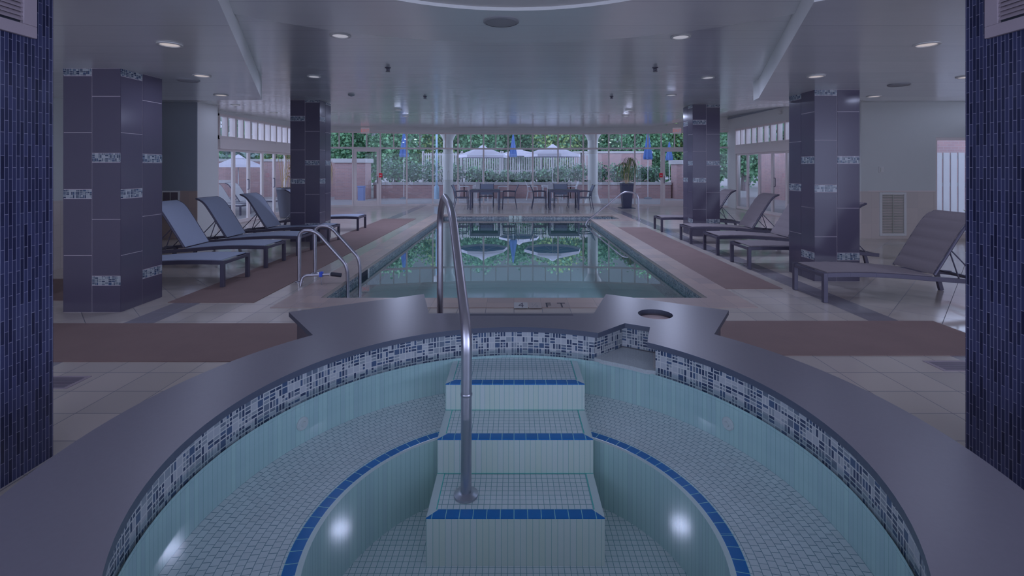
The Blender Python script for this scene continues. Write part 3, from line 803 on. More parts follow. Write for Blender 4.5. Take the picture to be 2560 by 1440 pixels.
# ------------------------------------------------------------------ loungers
def make_lounger(fab, seams):
    root = empty('sun_lounger')
    W = .64
    def rz(x): return .345+.012*math.sin(PI*min(1, x/1.2)) - .10*max(0, (x-.25)/1.75)**1.6
    f = MB(); xs = [0, .3, .6, .9, 1.2, 1.5, 1.75, 2.0]
    for y in (.02, W-.02):
        for a, b in zip(xs[:-1], xs[1:]): f.bar((a, y, rz(a)-.03), (b+.004, y, rz(b)-.03), .035, .052)
    f.bar((.018, .03, rz(0)-.035), (.018, W-.03, rz(0)-.035), .035, .04)
    f.bar((1.985, .03, rz(2)-.03), (1.985, W-.03, rz(2)-.03), .035, .04)
    f.bar((1.0, .03, rz(1)-.045), (1.0, W-.03, rz(1)-.045), .03, .02)
    f.build('frame', M_dark, root, bevel=.004)
    for y in (.024, W-.024):
        MB().box(-.004, .046, y-.024, y+.024, 0, rz(0)-.004).build('leg', M_dark, root, bevel=.004)
    for y in (.045, W-.045):
        MB().bar((1.86, y, .0), (1.80, y, rz(1.82)-.03), .04, .05).build('leg', M_dark, root, bevel=.004)
    def sheet(prof, y0, y1, th, name):
        m = MB(); n = len(prof); vs = []
        for (x, z) in prof: vs += [(x, y0, z), (x, y1, z)]
        for i in range(n):
            a = prof[max(0, i-1)]; b = prof[min(n-1, i+1)]; t = Vector((b[0]-a[0], 0, b[1]-a[1])).normalized(); nn = Vector((-t.z, 0, t.x))*-th
            x, z = prof[i]; vs += [(x+nn.x, y0, z+nn.z), (x+nn.x, y1, z+nn.z)] if False else []
        top = vs; bot = []
        for i in range(n):
            a = prof[max(0, i-1)]; b = prof[min(n-1, i+1)]; t = Vector((b[0]-a[0], 0, b[1]-a[1])).normalized(); nx, nz = t.z*th, -t.x*th
            bot += [(prof[i][0]+nx, y0, prof[i][1]+nz), (prof[i][0]+nx, y1, prof[i][1]+nz)]
        fs = []; N = 2*n
        for i in range(n-1):
            a, b, c, d = 2*i, 2*i+1, 2*i+3, 2*i+2
            fs += [(a, d, c, b), (N+a, N+b, N+c, N+d), (a, N+a, N+d, d), (b, c, N+c, N+b)]
        fs += [(0, 1, N+1, N), (2*n-2, N+2*n-2, N+2*n-1, 2*n-1)]
        m.mesh(top+bot, fs); return m.build(name, fab, root, smooth=True)
    def padded(p, per, deep=.014):
        """dip the profile at evenly spaced seams"""
        out = []; acc = 0; last = None
        fine = []
        for a, b in zip(p[:-1], p[1:]):
            L = math.dist(a, b); k = max(2, int(L/.02))
            for i in range(k): fine.append((a[0]+(b[0]-a[0])*i/k, a[1]+(b[1]-a[1])*i/k))
        fine.append(p[-1])
        for i, q in enumerate(fine):
            if last: acc += math.dist(q, last)
            last = q
            a = fine[max(0, i-1)]; b = fine[min(len(fine)-1, i+1)]; t = Vector((b[0]-a[0], b[1]-a[1])).normalized()
            h = deep*abs(math.sin(PI*acc/per))**.5 if seams else 0
            out.append((q[0]-t.y*h, q[1]+t.x*h))
        return out
    seat = [(x, rz(x)+.004) for x in (.05, .2, .4, .6, .8, 1.0, 1.15, 1.27)]
    sheet(padded(seat, .14, .004), .035, W-.035, .012, 'seat')
    bp = [Vector((1.27, 0, .325)), Vector((1.40, 0, .53)), Vector((1.53, 0, .74)), Vector((1.63, 0, .89)), Vector((1.70, 0, .965)), Vector((1.80, 0, 1.01))]
    sm = fillet(bp, .1, 4)
    back = [(p.x, p.z) for p in sm]
    bo = sheet(padded(back, .142), .03, W-.03, .014, 'backrest')
    t = MB()
    for y in (.018, W-.018): t.tube([(x+.012, y, z-.008) for x, z in back], .016, 8)
    t.tube([(back[-1][0]+.012, .018, back[-1][1]-.008), (back[-1][0]+.012, W-.018, back[-1][1]-.008)], .014, 8)
    t.build('backrest_frame', M_dark, root, smooth=True)
    s = MB()
    for y in (.06, W-.06):
        s.tube([(1.475, y, .63), (1.84, y, rz(1.84)-.01)], .008, 6); s.tube([(1.60, y, rz(1.6)-.01), (1.475, y, .63)], .008, 6)
    s.tube([(1.84, .03, rz(1.84)-.01), (1.84, W-.03, rz(1.84)-.01)], .009, 6)
    s.build('support_strut', M_dark, root, smooth=True)
    return root
LB = make_lounger(M_fab_blue, False)
left = [(-3.76, 6.95, 'blue grey lounger nearest the camera in the left row, head hidden by the column'),
        (-3.81, 8.15, 'second blue grey lounger from the camera in the left row'),
        (-3.79, 9.22, 'third blue grey lounger from the camera in the left row'),
        (-3.76, 10.55, 'fourth blue grey lounger in the left row, just before the far column'),
        (-3.82, 12.62, 'farthest blue grey lounger of the left row, half behind the far column')]
for i, (x, y, lb) in enumerate(left): place(LB, i == 0, (x, y, .007), PI, lb, 'lounger', 'blue grey loungers left of the pool')
LT = make_lounger(M_fab_taupe, True)
right = [(3.56, 5.60, 'taupe padded lounger nearest the camera beside the right pillar'),
         (3.585, 7.46, 'taupe lounger half hidden behind the near right column'),
         (3.59, 8.63, 'third taupe lounger from the camera in the right row'),
         (3.585, 9.92, 'fourth taupe lounger in the right row, just before the far column'),
         (3.56, 11.8, 'farthest taupe lounger of the right row, behind the far column')]
for i, (x, y, lb) in enumerate(right): place(LT, i == 0, (x, y, 0), 0, lb, 'lounger', 'taupe loungers right of the pool')

# ------------------------------------------------------------------ tables and chairs at the far end
def make_table(mat, w, d, h=.735):
    r = empty('patio_table')
    MB().box(-w/2, w/2, -d/2, d/2, h-.03, h).build('table_top', mat, r, bevel=.004)
    a = MB(); a.box(-w/2+.06, w/2-.06, -d/2+.02, -d/2+.045, h-.09, h-.03); a.box(-w/2+.06, w/2-.06, d/2-.045, d/2-.02, h-.09, h-.03)
    a.box(-w/2+.02, -w/2+.045, -d/2+.06, d/2-.06, h-.09, h-.03); a.box(w/2-.045, w/2-.02, -d/2+.06, d/2-.06, h-.09, h-.03)
    a.build('apron', mat, r)
    for sx in (-1, 1):
        for sy in (-1, 1):
            x, y = sx*(w/2-.035), sy*(d/2-.035)
            MB().box(x-.03, x+.03, y-.03, y+.03, 0, h-.03).build('leg', mat, r, bevel=.004)
    return r
def make_chair(frame, sling):
    r = empty('patio_chair'); W = .27
    for y in (-W, W):
        MB().tube(fillet([(.25, y, 0), (.23, y, .43), (.22, y, .66)], .05, 4), .014, 8).build('leg', frame, r, smooth=True)
        MB().tube(fillet([(-.30, y, 0), (-.22, y, .43), (-.24, y, .66), (-.36, y, .92)], .12, 6), .014, 8).build('leg', frame, r, smooth=True)
        MB().tube(fillet([(.235, y, .66), (.05, y, .68), (-.235, y, .66)], .1, 5), .017, 8).build('arm', frame, r, smooth=True)
    s = MB(); s.tube([(.23, -W, .43), (.23, W, .43)], .012, 8); s.tube([(-.21, -W, .43), (-.21, W, .43)], .012, 8)
    for y in (-W, W): s.tube([(-.21, y, .43), (.23, y, .43)], .012, 8)
    s.build('seat_frame', frame, r, smooth=True)
    m = MB(); N = 8
    for i in range(N):
        x0 = -.205+.43*i/N; x1 = -.205+.43*(i+1)/N; z = lambda x: .437-.02*math.sin(PI*(x+.205)/.43)
        m.mesh([(x0, -W+.012, z(x0)), (x1, -W+.012, z(x1)), (x1, W-.012, z(x1)), (x0, W-.012, z(x0)), (x0, -W+.012, z(x0)-.008), (x1, -W+.012, z(x1)-.008), (x1, W-.012, z(x1)-.008), (x0, W-.012, z(x0)-.008)], [(0, 1, 2, 3), (7, 6, 5, 4), (0, 4, 5, 1), (3, 2, 6, 7)])
    m.build('seat', sling, r)
    bk = fillet([(-.215, 0, .48), (-.235, 0, .66), (-.345, 0, .90)], .12, 6); m = MB()
    for a, b in zip(bk[:-1], bk[1:]):
        m.mesh([(a.x, -W+.012, a.z), (b.x, -W+.012, b.z), (b.x, W-.012, b.z), (a.x, W-.012, a.z), (a.x-.008, -W+.012, a.z), (b.x-.008, -W+.012, b.z), (b.x-.008, W-.012, b.z), (a.x-.008, W-.012, a.z)], [(3, 2, 1, 0), (4, 5, 6, 7), (0, 1, 5, 4), (2, 3, 7, 6)])
    m.build('backrest', sling, r)
    return r
M_tabtop = plain('dark_table_metal', C(40, 44, 66), .35, .2)
M_sling_in = plain('slate_blue_sling', C(68, 78, 108), .7)
T = make_table(M_tabtop, 1.12, .95); CH = make_chair(M_tabtop, M_sling_in)
nchair = 0
for ti, (tx, ty, side) in enumerate(((-1.09, 18.55, 'left'), (1.87, 18.55, 'right'))):
    place(T, ti == 0, (tx, ty, 0), 0, 'dark square table %s of centre at the far pool end' % side, 'table', 'tables at the far end')
    for (dx, dy, rz, what) in ((-.92, -.02, 0, 'left side of the %s table' % side), (.92 if ti == 0 else .82, -.02, PI, 'right side of the %s table' % side), (0.0, .78, -PI/2, 'back of the %s table facing the pool' % side)):
        place(CH, nchair == 0, (tx+dx*.98, ty+dy, 0), rz, 'dark framed armchair at the %s' % what, 'chair', 'chairs around the far tables'); nchair += 1

# ------------------------------------------------------------------ planters
def strap_leaves(m, c, n, L, spread, droop, seed, w=.022, mi=0):
    rg = random.Random(seed)
    for _ in range(n):
        a = rg.uniform(0, 2*PI); l = L*rg.uniform(.6, 1.1); up = rg.uniform(.15, 1.0)
        d = Vector((math.cos(a), math.sin(a), 0)); p = Vector(c); sd = Vector((-d.y, d.x, 0))
        prev = None; N = 6; ww = w*rg.uniform(.7, 1.3)
        for i in range(N+1):
            t = i/N
            q = p + d*(spread*l*math.sin(t*PI*.5)) + Vector((0, 0, l*(up*t*.9 - droop*t*t)))
            wd = ww*math.sin(PI*(.12+.86*t))
            cur = (q-sd*wd, q+sd*wd)
            if prev: m.mesh([prev[0], prev[1], cur[1], cur[0]], [(0, 1, 2, 3)], mi)
            prev = cur
def pot_round(x, y, r0, r1, h, mat, name, label, square=False, cat='planter'):
    root = empty(name, (x, y, 0)); tag(root, label, cat)
    seg = 4 if square else 36
    m = MB()
    prof = [(r0, .015), (r1*.97, h*.93), (r1, h*.94), (r1, h), (r1*.9, h), (r1*.88, h-.06)]
    if square: prof = [(r*1.35, z) for r, z in prof]
    if square:
        vs = []; fs = []
        for r, z in prof:
            for k in range(4): vs.append((x+r*math.cos(PI/4+k*PI/2), y+r*math.sin(PI/4+k*PI/2), z))
        for i in range(len(prof)-1):
            for k in range(4): fs.append((i*4+k, i*4+(k+1) % 4, (i+1)*4+(k+1) % 4, (i+1)*4+k))
        m.mesh(vs, fs)
    else: m.lathe(prof, x, y, seg, cap=(True, False))
    m.build('pot', mat, root, smooth=not square, bevel=.004 if square else 0)
    s = MB().lathe([(r1*.9, h-.07), (.0001, h-.05)], x, y, 16, cap=(False, False)); s.build('soil', M_soil, root)
    return root
p1 = pot_round(4.36, 18.9, .16, .235, .96, M_pot_black, 'potted_dracaena', 'drooping strap leaved plant in a tall black square pot', True, 'plant')
MB().box(4.08, 4.64, 18.62, 19.18, .0, .015).build('saucer', M_pot_black, p1)
m = MB()
for k, (dx, dy, h) in enumerate(((-.12, .03, 1.75), (.13, -.05, 1.95), (.03, .1, 1.55))):
    m.tube([(4.36+dx*.3, 18.9+dy*.3, .9), (4.36+dx, 18.9+dy, h)], .016, 6)
m.build('stem', M_cane, p1, smooth=True)
m = MB()
for k, (dx, dy, h) in enumerate(((-.12, .03, 1.72), (.13, -.05, 1.9), (.03, .1, 1.5))): strap_leaves(m, (4.36+dx, 18.9+dy, h), 30, .72, .5, 1.55, 40+k, .011)
m.build('foliage', LF_strap, p1)
p2 = pot_round(-7.10, 15.25, .2, .31, .94, M_pot, 'potted_cane_plant', 'thin stalked plant in the large grey round planter by the glass doors', False, 'plant')
m = MB(); rg = random.Random(5)
for k in range(9):
    a = rg.uniform(0, 2*PI); q = Vector((-7.10+.15*math.cos(a), 15.25+.15*math.sin(a), .9)); top = q+Vector((rg.uniform(-.12, .22), rg.uniform(-.1, .1), rg.uniform(.7, 1.1)))
    m.tube([q, q.lerp(top, .5)+Vector((.02, 0, 0)), top], .007, 6)
m.build('stem', M_cane, p2, smooth=True)
m = MB()
for k in range(14):
    a = rg.uniform(0, 2*PI); strap_leaves(m, (-7.0+.18*math.cos(a), 15.25+.15*math.sin(a), rg.uniform(1.15, 1.95)), 12, .2, .6, .7, 70+k, .014)
m.build('foliage', LF_dry, p2)
p3 = pot_round(-7.02, 17.9, .17, .26, .86, M_pot_black, 'potted_palm', 'droopy brown leaved plant in a dark pot beyond the far left column', False, 'plant')
m = MB(); m.tube([(-7.02, 17.9, .8), (-6.95, 17.9, 1.85)], .02, 6); m.build('stem', M_cane, p3, smooth=True)
m = MB(); strap_leaves(m, (-6.95, 17.9, 1.8), 70, .85, .42, 1.5, 91, .016); m.build('foliage', LF_dry, p3)

# ------------------------------------------------------------------ ceiling fixtures
def downlight(x, y, z, label, warm, power, r=.085):
    root = empty('recessed_ceiling_light', (x, y, z)); tag(root, label, 'ceiling light', 'recessed lights')
    MB().lathe([(r*.86, z+.004), (r*1.15, z-.002), (r*1.15, z-.010), (r*.9, z-.012), (r*.86, z-.004)], x, y, 28, cap=(False, False)).build('trim_ring', M_white, root, smooth=True)
    m = MB(); m.mesh([(px, py, z-.005) for px, py in circle(x, y, r*.9, 24)], [tuple(range(24))[::-1]]); m.build('diffuser', M_lamp_warm if warm else M_lamp, root)
    d = bpy.data.lights.new('lamp', 'AREA'); d.shape = 'DISK'; d.size = r*2.1; d.energy = power; d.color = LAMP_TINT
    l = bpy.data.objects.new('lamp', d); col.objects.link(l); l.parent = root; l.location = (0, 0, -.014)
PW = 14
for (x, y, lb) in ((-2.97, 4.21, 'recessed soffit light nearest the camera on the left'), (-3.60, 5.63, 'second recessed soffit light on the left, above the near column'), (-4.28, 7.13, 'farthest recessed soffit light on the left'),
                   (3.56, 4.21, 'recessed soffit light nearest the camera on the right'), (3.51, 5.67, 'second soffit light on the right, in front of the near right column'), (5.30, 5.72, 'soffit light on the right half hidden by the dark pillar'), (5.35, 7.25, 'farthest recessed soffit light on the right')):
    downlight(x, y, 2.62, lb, True, PW-4 if (x, y) != (3.51, 5.67) else 6)
for (x, y, lb) in ((-1.69, 4.75, 'recessed light near the soffit arc, left of centre'), (1.64, 4.8, 'recessed light near the soffit arc, right of centre'), (-2.95, 7.2, 'recessed light above the pool left edge by the far column'), (2.90, 7.3, 'recessed light above the pool right edge by the far column'),
                   (3.03, 9.4, 'added recessed light beyond the far right sprinkler over the pool edge'), (-2.95, 12.4, 'added recessed light above the left pool edge just past the far column'), (2.95, 12.5, 'added recessed light above the right pool edge just past the far column'),
                   (-3.2, 14.4, 'small farthest added recessed light above the left pool edge'), (3.3, 14.4, 'small farthest added recessed light above the right pool edge'),
                   (-6.4, 11.2, 'recessed light by the white pier on the left'), (-6.5, 13.2, 'recessed light before the left transoms')):
    downlight(x, y, ceil_z(x, y), lb, False, 5 if x < -6 else PW if y < 9 else 105)  # far pool-edge lights are added to brighten the dark far end
def speaker(x, y, z, label, r=.12):
    root = empty('ceiling_speaker', (x, y, z)); tag(root, label, 'speaker', 'round ceiling speakers')
    MB().lathe([(r, z+.002), (r*1.05, z-.008), (r*.92, z-.014)], x, y, 28, cap=(True, False)).build('trim_ring', M_speaker, root, smooth=True)
    MB().lathe([(r*.92, z-.011), (.001, z-.016)], x, y, 28, cap=(False, False)).build('grille', M_speaker, root, smooth=True)
speaker(-.11, 4.16, 2.80, 'round grey speaker in the ceiling above the tub', .145)
speaker(-3.96, 5.93, 2.62, 'round speaker in the left soffit beside the second light')
speaker(4.93, 6.25, 2.62, 'round speaker in the right soffit by the white wall')
def sprinkler(x, y, z, label):
    root = empty('sprinkler_head', (x, y, z)); tag(root, label, 'sprinkler', 'ceiling sprinklers')
    MB().lathe([(.04, z+.002), (.04, z-.006), (.014, z-.014), (.012, z-.045)], x, y, 16).build('body', M_dark, root, smooth=True)
    MB().lathe([(.03, z-.05), (.032, z-.053)], x, y, 16).build('deflector', M_dark, root)
    MB().tube([(x-.022, y, z-.012), (x-.022, y, z-.05)], .004, 6).tube([(x+.022, y, z-.012), (x+.022, y, z-.05)], .004, 6).build('yoke', M_dark, root)
for (x, y, lb) in ((-1.68, 6.5, 'near left sprinkler head hanging from the pool ceiling'), (1.88, 6.5, 'near right sprinkler head hanging from the pool ceiling'), (-1.75, 9.6, 'farther left sprinkler head on the pool ceiling'), (1.92, 9.6, 'farther right sprinkler head on the pool ceiling')):
    sprinkler(x, y, ceil_z(x, y), lb)
root = empty('smoke_detector', (-3.1, 9.3, ceil_z(-3.1, 9.3))); tag(root, 'small round smoke detector on the ceiling left of the sprinklers', 'smoke detector')
z = ceil_z(-3.1, 9.3)
MB().lathe([(.06, z+.002), (.06, z-.02), (.045, z-.035)], -3.1, 9.3, 20).build('body', M_speaker, root, smooth=True)
MB().lathe([(.02, z-.035), (.018, z-.04)], -3.1, 9.3, 12).build('sensor_cap', M_dark, root, smooth=True)
# exit signs, alarms, wall fittings
def exit_sign(px, label):
    x, y = bx(px); y -= .16
    root = empty('exit_sign', (x, y, 3.02)); tag(root, label, 'exit sign', 'exit signs')
    MB().box(x-.17, x+.17, y-.02, y+.02, 2.93, 3.17).build('housing', M_exit, root, bevel=.008)
    m = MB(); text_into(m, 'EXIT', Matrix(((1, 0, 0, x), (0, 0, -1, y-.022), (0, 1, 0, 3.05), (0, 0, 0, 1))), .165, 0, .002); m.build('lettering', M_exit_red, root)
    MB().box(x-.03, x+.03, y+.02, y+.09, 3.08, 3.14).build('bracket', M_white, root)
exit_sign(916, 'white EXIT sign with red letters above the left glass door')
exit_sign(1689, 'white EXIT sign with red letters above the right glass door')
def alarm(px, label):
    x, y = bx(px); y -= .075
    root = empty('fire_alarm_pull', (x, y, 1.25)); tag(root, label, 'fire alarm', 'red alarm boxes')
    MB().box(x-.065, x+.065, y-.03, y+.03, 1.17, 1.34).build('housing', M_red, root, bevel=.008)
    MB().box(x-.035, x+.035, y-.038, y-.03, 1.24, 1.265).build('pull_bar', M_white, root)
alarm(953, 'red alarm box on the frame of the left glass door')
alarm(1651, 'red alarm box on the frame of the right glass door')
root = empty('wall_louvre', (8.3, 10.65, .1)); tag(root, 'tall louvred return grille in the right wainscot', 'grille')
f = MB(); x0, x1, z0, z1 = 7.99, 8.57, .07, 1.02; y0 = 10.65
f.box(x0, x0+.05, y0, 10.68, z0, z1); f.box(x1-.05, x1, y0, 10.68, z0, z1); f.box(x0+.05, x1-.05, y0, 10.68, z0, z0+.05); f.box(x0+.05, x1-.05, y0, 10.68, z1-.05, z1)
f.build('frame', M_white, root, bevel=.003)
l = MB()
for k in range(24): z = z0+.055+k*(z1-z0-.11)/24; l.bar((x0+.05, y0+.016, z+.015), (x1-.05, y0+.016, z+.015), .022, .006, 0, (0, .6, 1))
l.box((x0+x1)/2-.006, (x0+x1)/2+.006, y0+.003, y0+.012, z0+.05, z1-.05)
l.build('louvre', M_grille, root)
root = empty('thermostat', (8.02, 10.65, 1.52)); tag(root, 'small white thermostat box on the right wall above the wainscot', 'thermostat')
MB().box(7.97, 8.07, 10.64, 10.68, 1.45, 1.58).build('housing', M_white, root, bevel=.006); MB().box(7.985, 8.0, 10.636, 10.64, 1.47, 1.56).build('side_panel', M_grille, root)
root = empty('wall_register', (-7.5, 10.66, .95)); tag(root, 'white framed air register low on the grey blue recessed wall', 'register')
f = MB(); f.box(-7.95, -7.32, 10.67, 10.70, 1.02, 1.05); f.box(-7.95, -7.32, 10.67, 10.70, .78, .81); f.box(-7.35, -7.32, 10.67, 10.70, .81, 1.02); f.box(-7.95, -7.92, 10.67, 10.70, .81, 1.02); f.build('frame', M_white, root)
f = MB(); f.box(-7.92, -7.35, 10.685, 10.70, .81, 1.02); f.build('grille', M_skirt, root); f = MB(); f.box(-7.70, -7.69, 10.678, 10.685, .81, 1.02); f.box(-7.53, -7.52, 10.678, 10.685, .81, 1.02); f.build('divider', M_grille, root)
root = empty('sprinkler_cover', (8.42, 15.6, 3.3)); tag(root, 'small white sprinkler cover on the band above the right transoms', 'fixture')  # plain sprinkler cover, gives no light
MB().lathe([(.001, 3.24), (.06, 3.26), (.06, 3.34), (.001, 3.36)], 8.40, 15.4, 16).build('cover', M_white, root, smooth=True)

# ------------------------------------------------------------------ outside
gr = MB().prism([(-60, -6), (60, -6), (60, 80), (-60, 80)], [foot[:1]+[(8.62, -3), (11.2, -3), (11.2, 10.9), (8.62, 11.0)]+foot[2:-1]+[(-7.85, 19.2), (-7.85, 11.4), (-9.8, 11.4), (-9.8, -3)]], -.2, -.02)
struct(gr.build('ground', M_pave), 'pale paved terrace outside the glass', 'ground')
def planter_wall(x0, x1, y, label, h=.68):
    r = empty('brick_planter', ((x0+x1)/2, y, 0)); tag(r, label, 'planter', 'brick planters outside')
    MB().box(x0, x1, y, y+.35, -.02, h).build('brick_wall', M_brick, r)
    MB().box(x0-.02, x1+.02, y-.05, y+.4, h, h+.13).build('cap', M_brick_cap, r, bevel=.01)
    MB().box(x0, x1, y+.35, y+2.4, -.02, h-.08).build('soil', M_soil, r)
planter_wall(-7.25, -2.6, 25.2, 'low brick planter outside the left bays')
planter_wall(-2.55, 2.9, 25.2, 'low brick planter outside the middle bays')
planter_wall(2.95, 8.1, 25.2, 'low brick planter outside the right bays')
def pier(x0, x1, y, h, label):
    r = empty('brick_pier', ((x0+x1)/2, y, 0)); tag(r, label, 'pier', 'brick piers outside')
    MB().box(x0, x1, y, y+.9, -.02, h-.22).build('brick_shaft', M_brick, r)
    MB().box(x0-.1, x1+.1, y-.1, y+1.0, h-.22, h).build('cap', M_brick_cap, r, bevel=.02)
pier(-8.9, -7.35, 24.2, 2.02, 'broad brick pier with white cap outside the left exit door')
pier(8.2, 9.6, 24.6, 1.95, 'brick pier with white cap outside the right exit door')
def foliage(m, c, rx, ry, rz_, n, s, rg, mi=0, mis=1):
    for _ in range(n):
        while True:
            p = Vector((rg.uniform(-1, 1), rg.uniform(-1, 1), rg.uniform(-1, 1)))
            if .2 < p.length < 1: break
        p = p*(.55+.45*rg.random())
        q = Vector((c[0]+p.x*rx, c[1]+p.y*ry, c[2]+p.z*rz_))
        a = Vector((rg.gauss(0, 1), rg.gauss(0, 1), rg.gauss(0, .6))).normalized(); b = a.cross(Vector((rg.gauss(0, 1), rg.gauss(0, 1), rg.gauss(0, 1)))).normalized()
        l = s*rg.uniform(.6, 1.3); w = l*.45
        m.mesh([q, q+a*l*.5+b*w, q+a*l, q+a*l*.5-b*w], [(0, 1, 2, 3)], mi if mis == 1 or rg.random() < .6 else mi+1)
sh_x = [-6.6, -5.6, -4.5, -3.4, -2.2, -1.4, -.4, .6, 1.6, 2.5, 3.6, 4.6, 5.6, 6.6, 7.4]
for i, x in enumerate(sh_x):
    rg = random.Random(100+i); y = 26.4+rg.uniform(-.2, .5); hh = [1.0, .9, .95, .8, .7, .55, .5, .5, .6, .75, .8, .85, .8, .75, .7][i]
    r = empty('shrub', (x, y, .6)); tag(r, '%s grey green shrub from the left in the brick planters' % ORD[i], 'shrub', 'shrubs in the planters')
    MB().tube([(x, y, .60), (x+.03, y, .6+hh*.5)], .03, 6).build('stem', M_bark, r)
    m = MB(); foliage(m, (x, y, .70+hh*.68), .70, .6, hh*.86, 700, .12, rg, 0, 2); m.build('leaves', [LF_mid, LF_dark], r)
# white picket fence
def fence(a, b, h, label, step=.14, w=.075, board=False):
    r = empty('picket_fence', ((a[0]+b[0])/2, (a[1]+b[1])/2, 0)); tag(r, label, 'fence', 'white fences outside')
    L = math.dist(a, b); n = int(L/step); d = Vector((b[0]-a[0], b[1]-a[1], 0)).normalized()
    m = MB()
    for k in range(n):
        p = Vector((a[0], a[1], 0))+d*(k+.5)*step
        m.bar((p.x, p.y, .15), (p.x, p.y, h), .02, w, 0, (d.x, d.y, 0))
    tag(m.build('picket_panel', M_brick_cap, r))
    q = MB()
    for z in (.3, h*.55, h-.12): q.bar((a[0], a[1]+.03, z), (b[0], b[1]+.03, z), .03, .1)
    q.build('rail', M_brick_cap, r)
    for k in range(int(L/2.4)+1):
        p = Vector((a[0], a[1]+.05, 0))+d*min(L, k*2.4)
        MB().box(p.x-.06, p.x+.06, p.y-.06, p.y+.06, -.02, h+.1).build('post', M_brick_cap, r)
fence((-5.6, 30), (-.8, 30), 2.5, 'white picket fence behind the left planter shrubs')
fence((-.7, 30), (4.6, 30), 2.5, 'white picket fence behind the middle planter shrubs')
fence((9.0, 13.6), (13.2, 13.6), 1.98, 'white slatted fence outside the right window', .21, .17)
# trees
tr = [(-15.5, 33, 3.1), (-11.5, 35, 3.2), (-8.2, 34, 3.0), (-5.4, 36, 3.2), (-2.4, 35, 3.0), (.4, 37, 3.2), (3.2, 35, 3.0), (6.2, 36, 3.3), (9.2, 34, 3.0), (12.4, 36, 3.4), (16, 34, 3.2)]
for i, (x, y, h) in enumerate(tr):
    rg = random.Random(300+i)
    r = empty('leafy_tree', (x, y, 0)); tag(r, '%s leafy green tree from the left beyond the terrace' % ORD[i], 'tree', 'trees beyond the terrace')
    MB().tube([(x, y, -.02), (x+.1, y, 2.2), (x, y, 4.5)], [.22, .17, .08], 8).build('trunk', M_bark, r, smooth=True)
    m = MB(); foliage(m, (x, y, 3.6), 2.1, 1.8, 2.4, 3800, .21, rg, 0, 2); foliage(m, (x+rg.uniform(-.6, .6), y-.6, 2.0), 1.9, 1.4, 1.4, 1600, .20, rg, 0, 2)
    m.build('crown', [LF_dark, LF_yel if i % 3 == 0 else LF_dark], r)
hedge_rg = random.Random(77)
m = MB()
for k in range(22): foliage(m, (-21+2*k, 39.5, 2.2), 1.6, .8, 2.4, 800, .34, hedge_rg, 0, 1)
tag(m.build('hedge', LF_dark, None, (0, 39.5, 0)), 'dense dark green hedge closing the view behind the trees', 'hedge', None, 'stuff')
# umbrellas
def open_umbrella(x, y, zr, zt, rad, label):
    r = empty('patio_umbrella', (x, y, 0)); tag(r, label, 'umbrella', 'open umbrellas outside')
    MB().tube([(x, y, -.02), (x, y, zt+.05)], .022, 8).build('pole', M_pale_furn, r, smooth=True)
    MB().lathe([(.25, -.02), (.25, .05), (.05, .1)], x, y, 20).build('base', M_greyblue, r, smooth=True)
    n = 8; m = MB(); lo = MB()
    ring = [(x+rad*math.cos(2*PI*k/n+.2), y+rad*math.sin(2*PI*k/n+.2)) for k in range(n)]
    mid = [(x+rad*.45*math.cos(2*PI*k/n+.2), y+rad*.45*math.sin(2*PI*k/n+.2)) for k in range(n)]
    zm = zr+(zt-zr)*.62
    for k in range(n):
        a, b = ring[k], ring[(k+1) % n]; c, d = mid[k], mid[(k+1) % n]
        m.face([(*a, zr), (*b, zr), (*d, zm), (*c, zm)]); m.face([(*c, zm), (*d, zm), (x, y, zt)])
        lo.face([(*a, zr-.012), (*c, zm-.012), (*d, zm-.012), (*b, zr-.012)]); lo.face([(*c, zm-.012), (x, y, zt-.012), (*d, zm-.012)])
        m.face([(*a, zr-.12), (*b, zr-.12), (*b, zr), (*a, zr)])
    m.build('canopy', M_canvas_glare, r); lo.build('underside', M_canvas_blue, r)  # one blue cloth: glare painted into the top, own blue kept underneath
    MB().lathe([(.28, zt-.08), (.12, zt+.04), (.03, zt+.1)], x, y, 12, cap=(False, True)).build('vent_cap', M_canvas_glare, r)
    for k in range(n): MB().tube([(*ring[k], zr-.02), (x, y, zr+.02)], .008, 5).build('rib', M_pale_furn, r)
open_umbrella(-1.5, 23.5, 2.16, 2.56, 1.2, 'open umbrella, top painted pale as sun glare, with blue lining outside, left of centre')
open_umbrella(1.86, 23.5, 2.20, 2.60, 1.4, 'open umbrella, top painted pale as sun glare, with blue lining outside, right of centre')
open_umbrella(.3, 28.75, 2.36, 2.64, 1.2, 'open umbrella, top painted pale as sun glare, farther off between the two near ones')
open_umbrella(-12.2, 21.6, 1.7, 2.05, .9, 'small open umbrella seen through the left sliding doors')
def closed_umbrella(x, y, z0, z1, label, rad=.2):
    r = empty('closed_umbrella', (x, y, 0)); tag(r, label, 'umbrella', 'folded blue umbrellas outside')
    MB().tube([(x, y, -.02), (x, y, z1)], .02, 8).build('pole', M_pale_furn, r, smooth=True)
    m = MB(); n = 16; vs = []; fs = []
    prof = [(rad*.9, z0), (rad, z0+.1), (rad*.62, z0+(z1-z0)*.45), (rad*.3, z0+(z1-z0)*.8), (.02, z1)]
    for (q, z) in prof:
        for k in range(n): rr = q*(1 if k % 2 else .72); vs.append((x+rr*math.cos(2*PI*k/n), y+rr*math.sin(2*PI*k/n), z))
    for i in range(len(prof)-1):
        for k in range(n): fs.append((i*n+k, i*n+(k+1) % n, (i+1)*n+(k+1) % n, (i+1)*n+k))
    m.mesh(vs, fs); m.build('canopy', M_canvas_blue, r)
    MB().lathe([(.2, -.02), (.2, .05), (.04, .09)], x, y, 16).build('base', M_greyblue, r, smooth=True)
closed_umbrella(-5.55, 24.6, 2.10, 3.45, 'folded blue umbrella outside the left bays', .24)
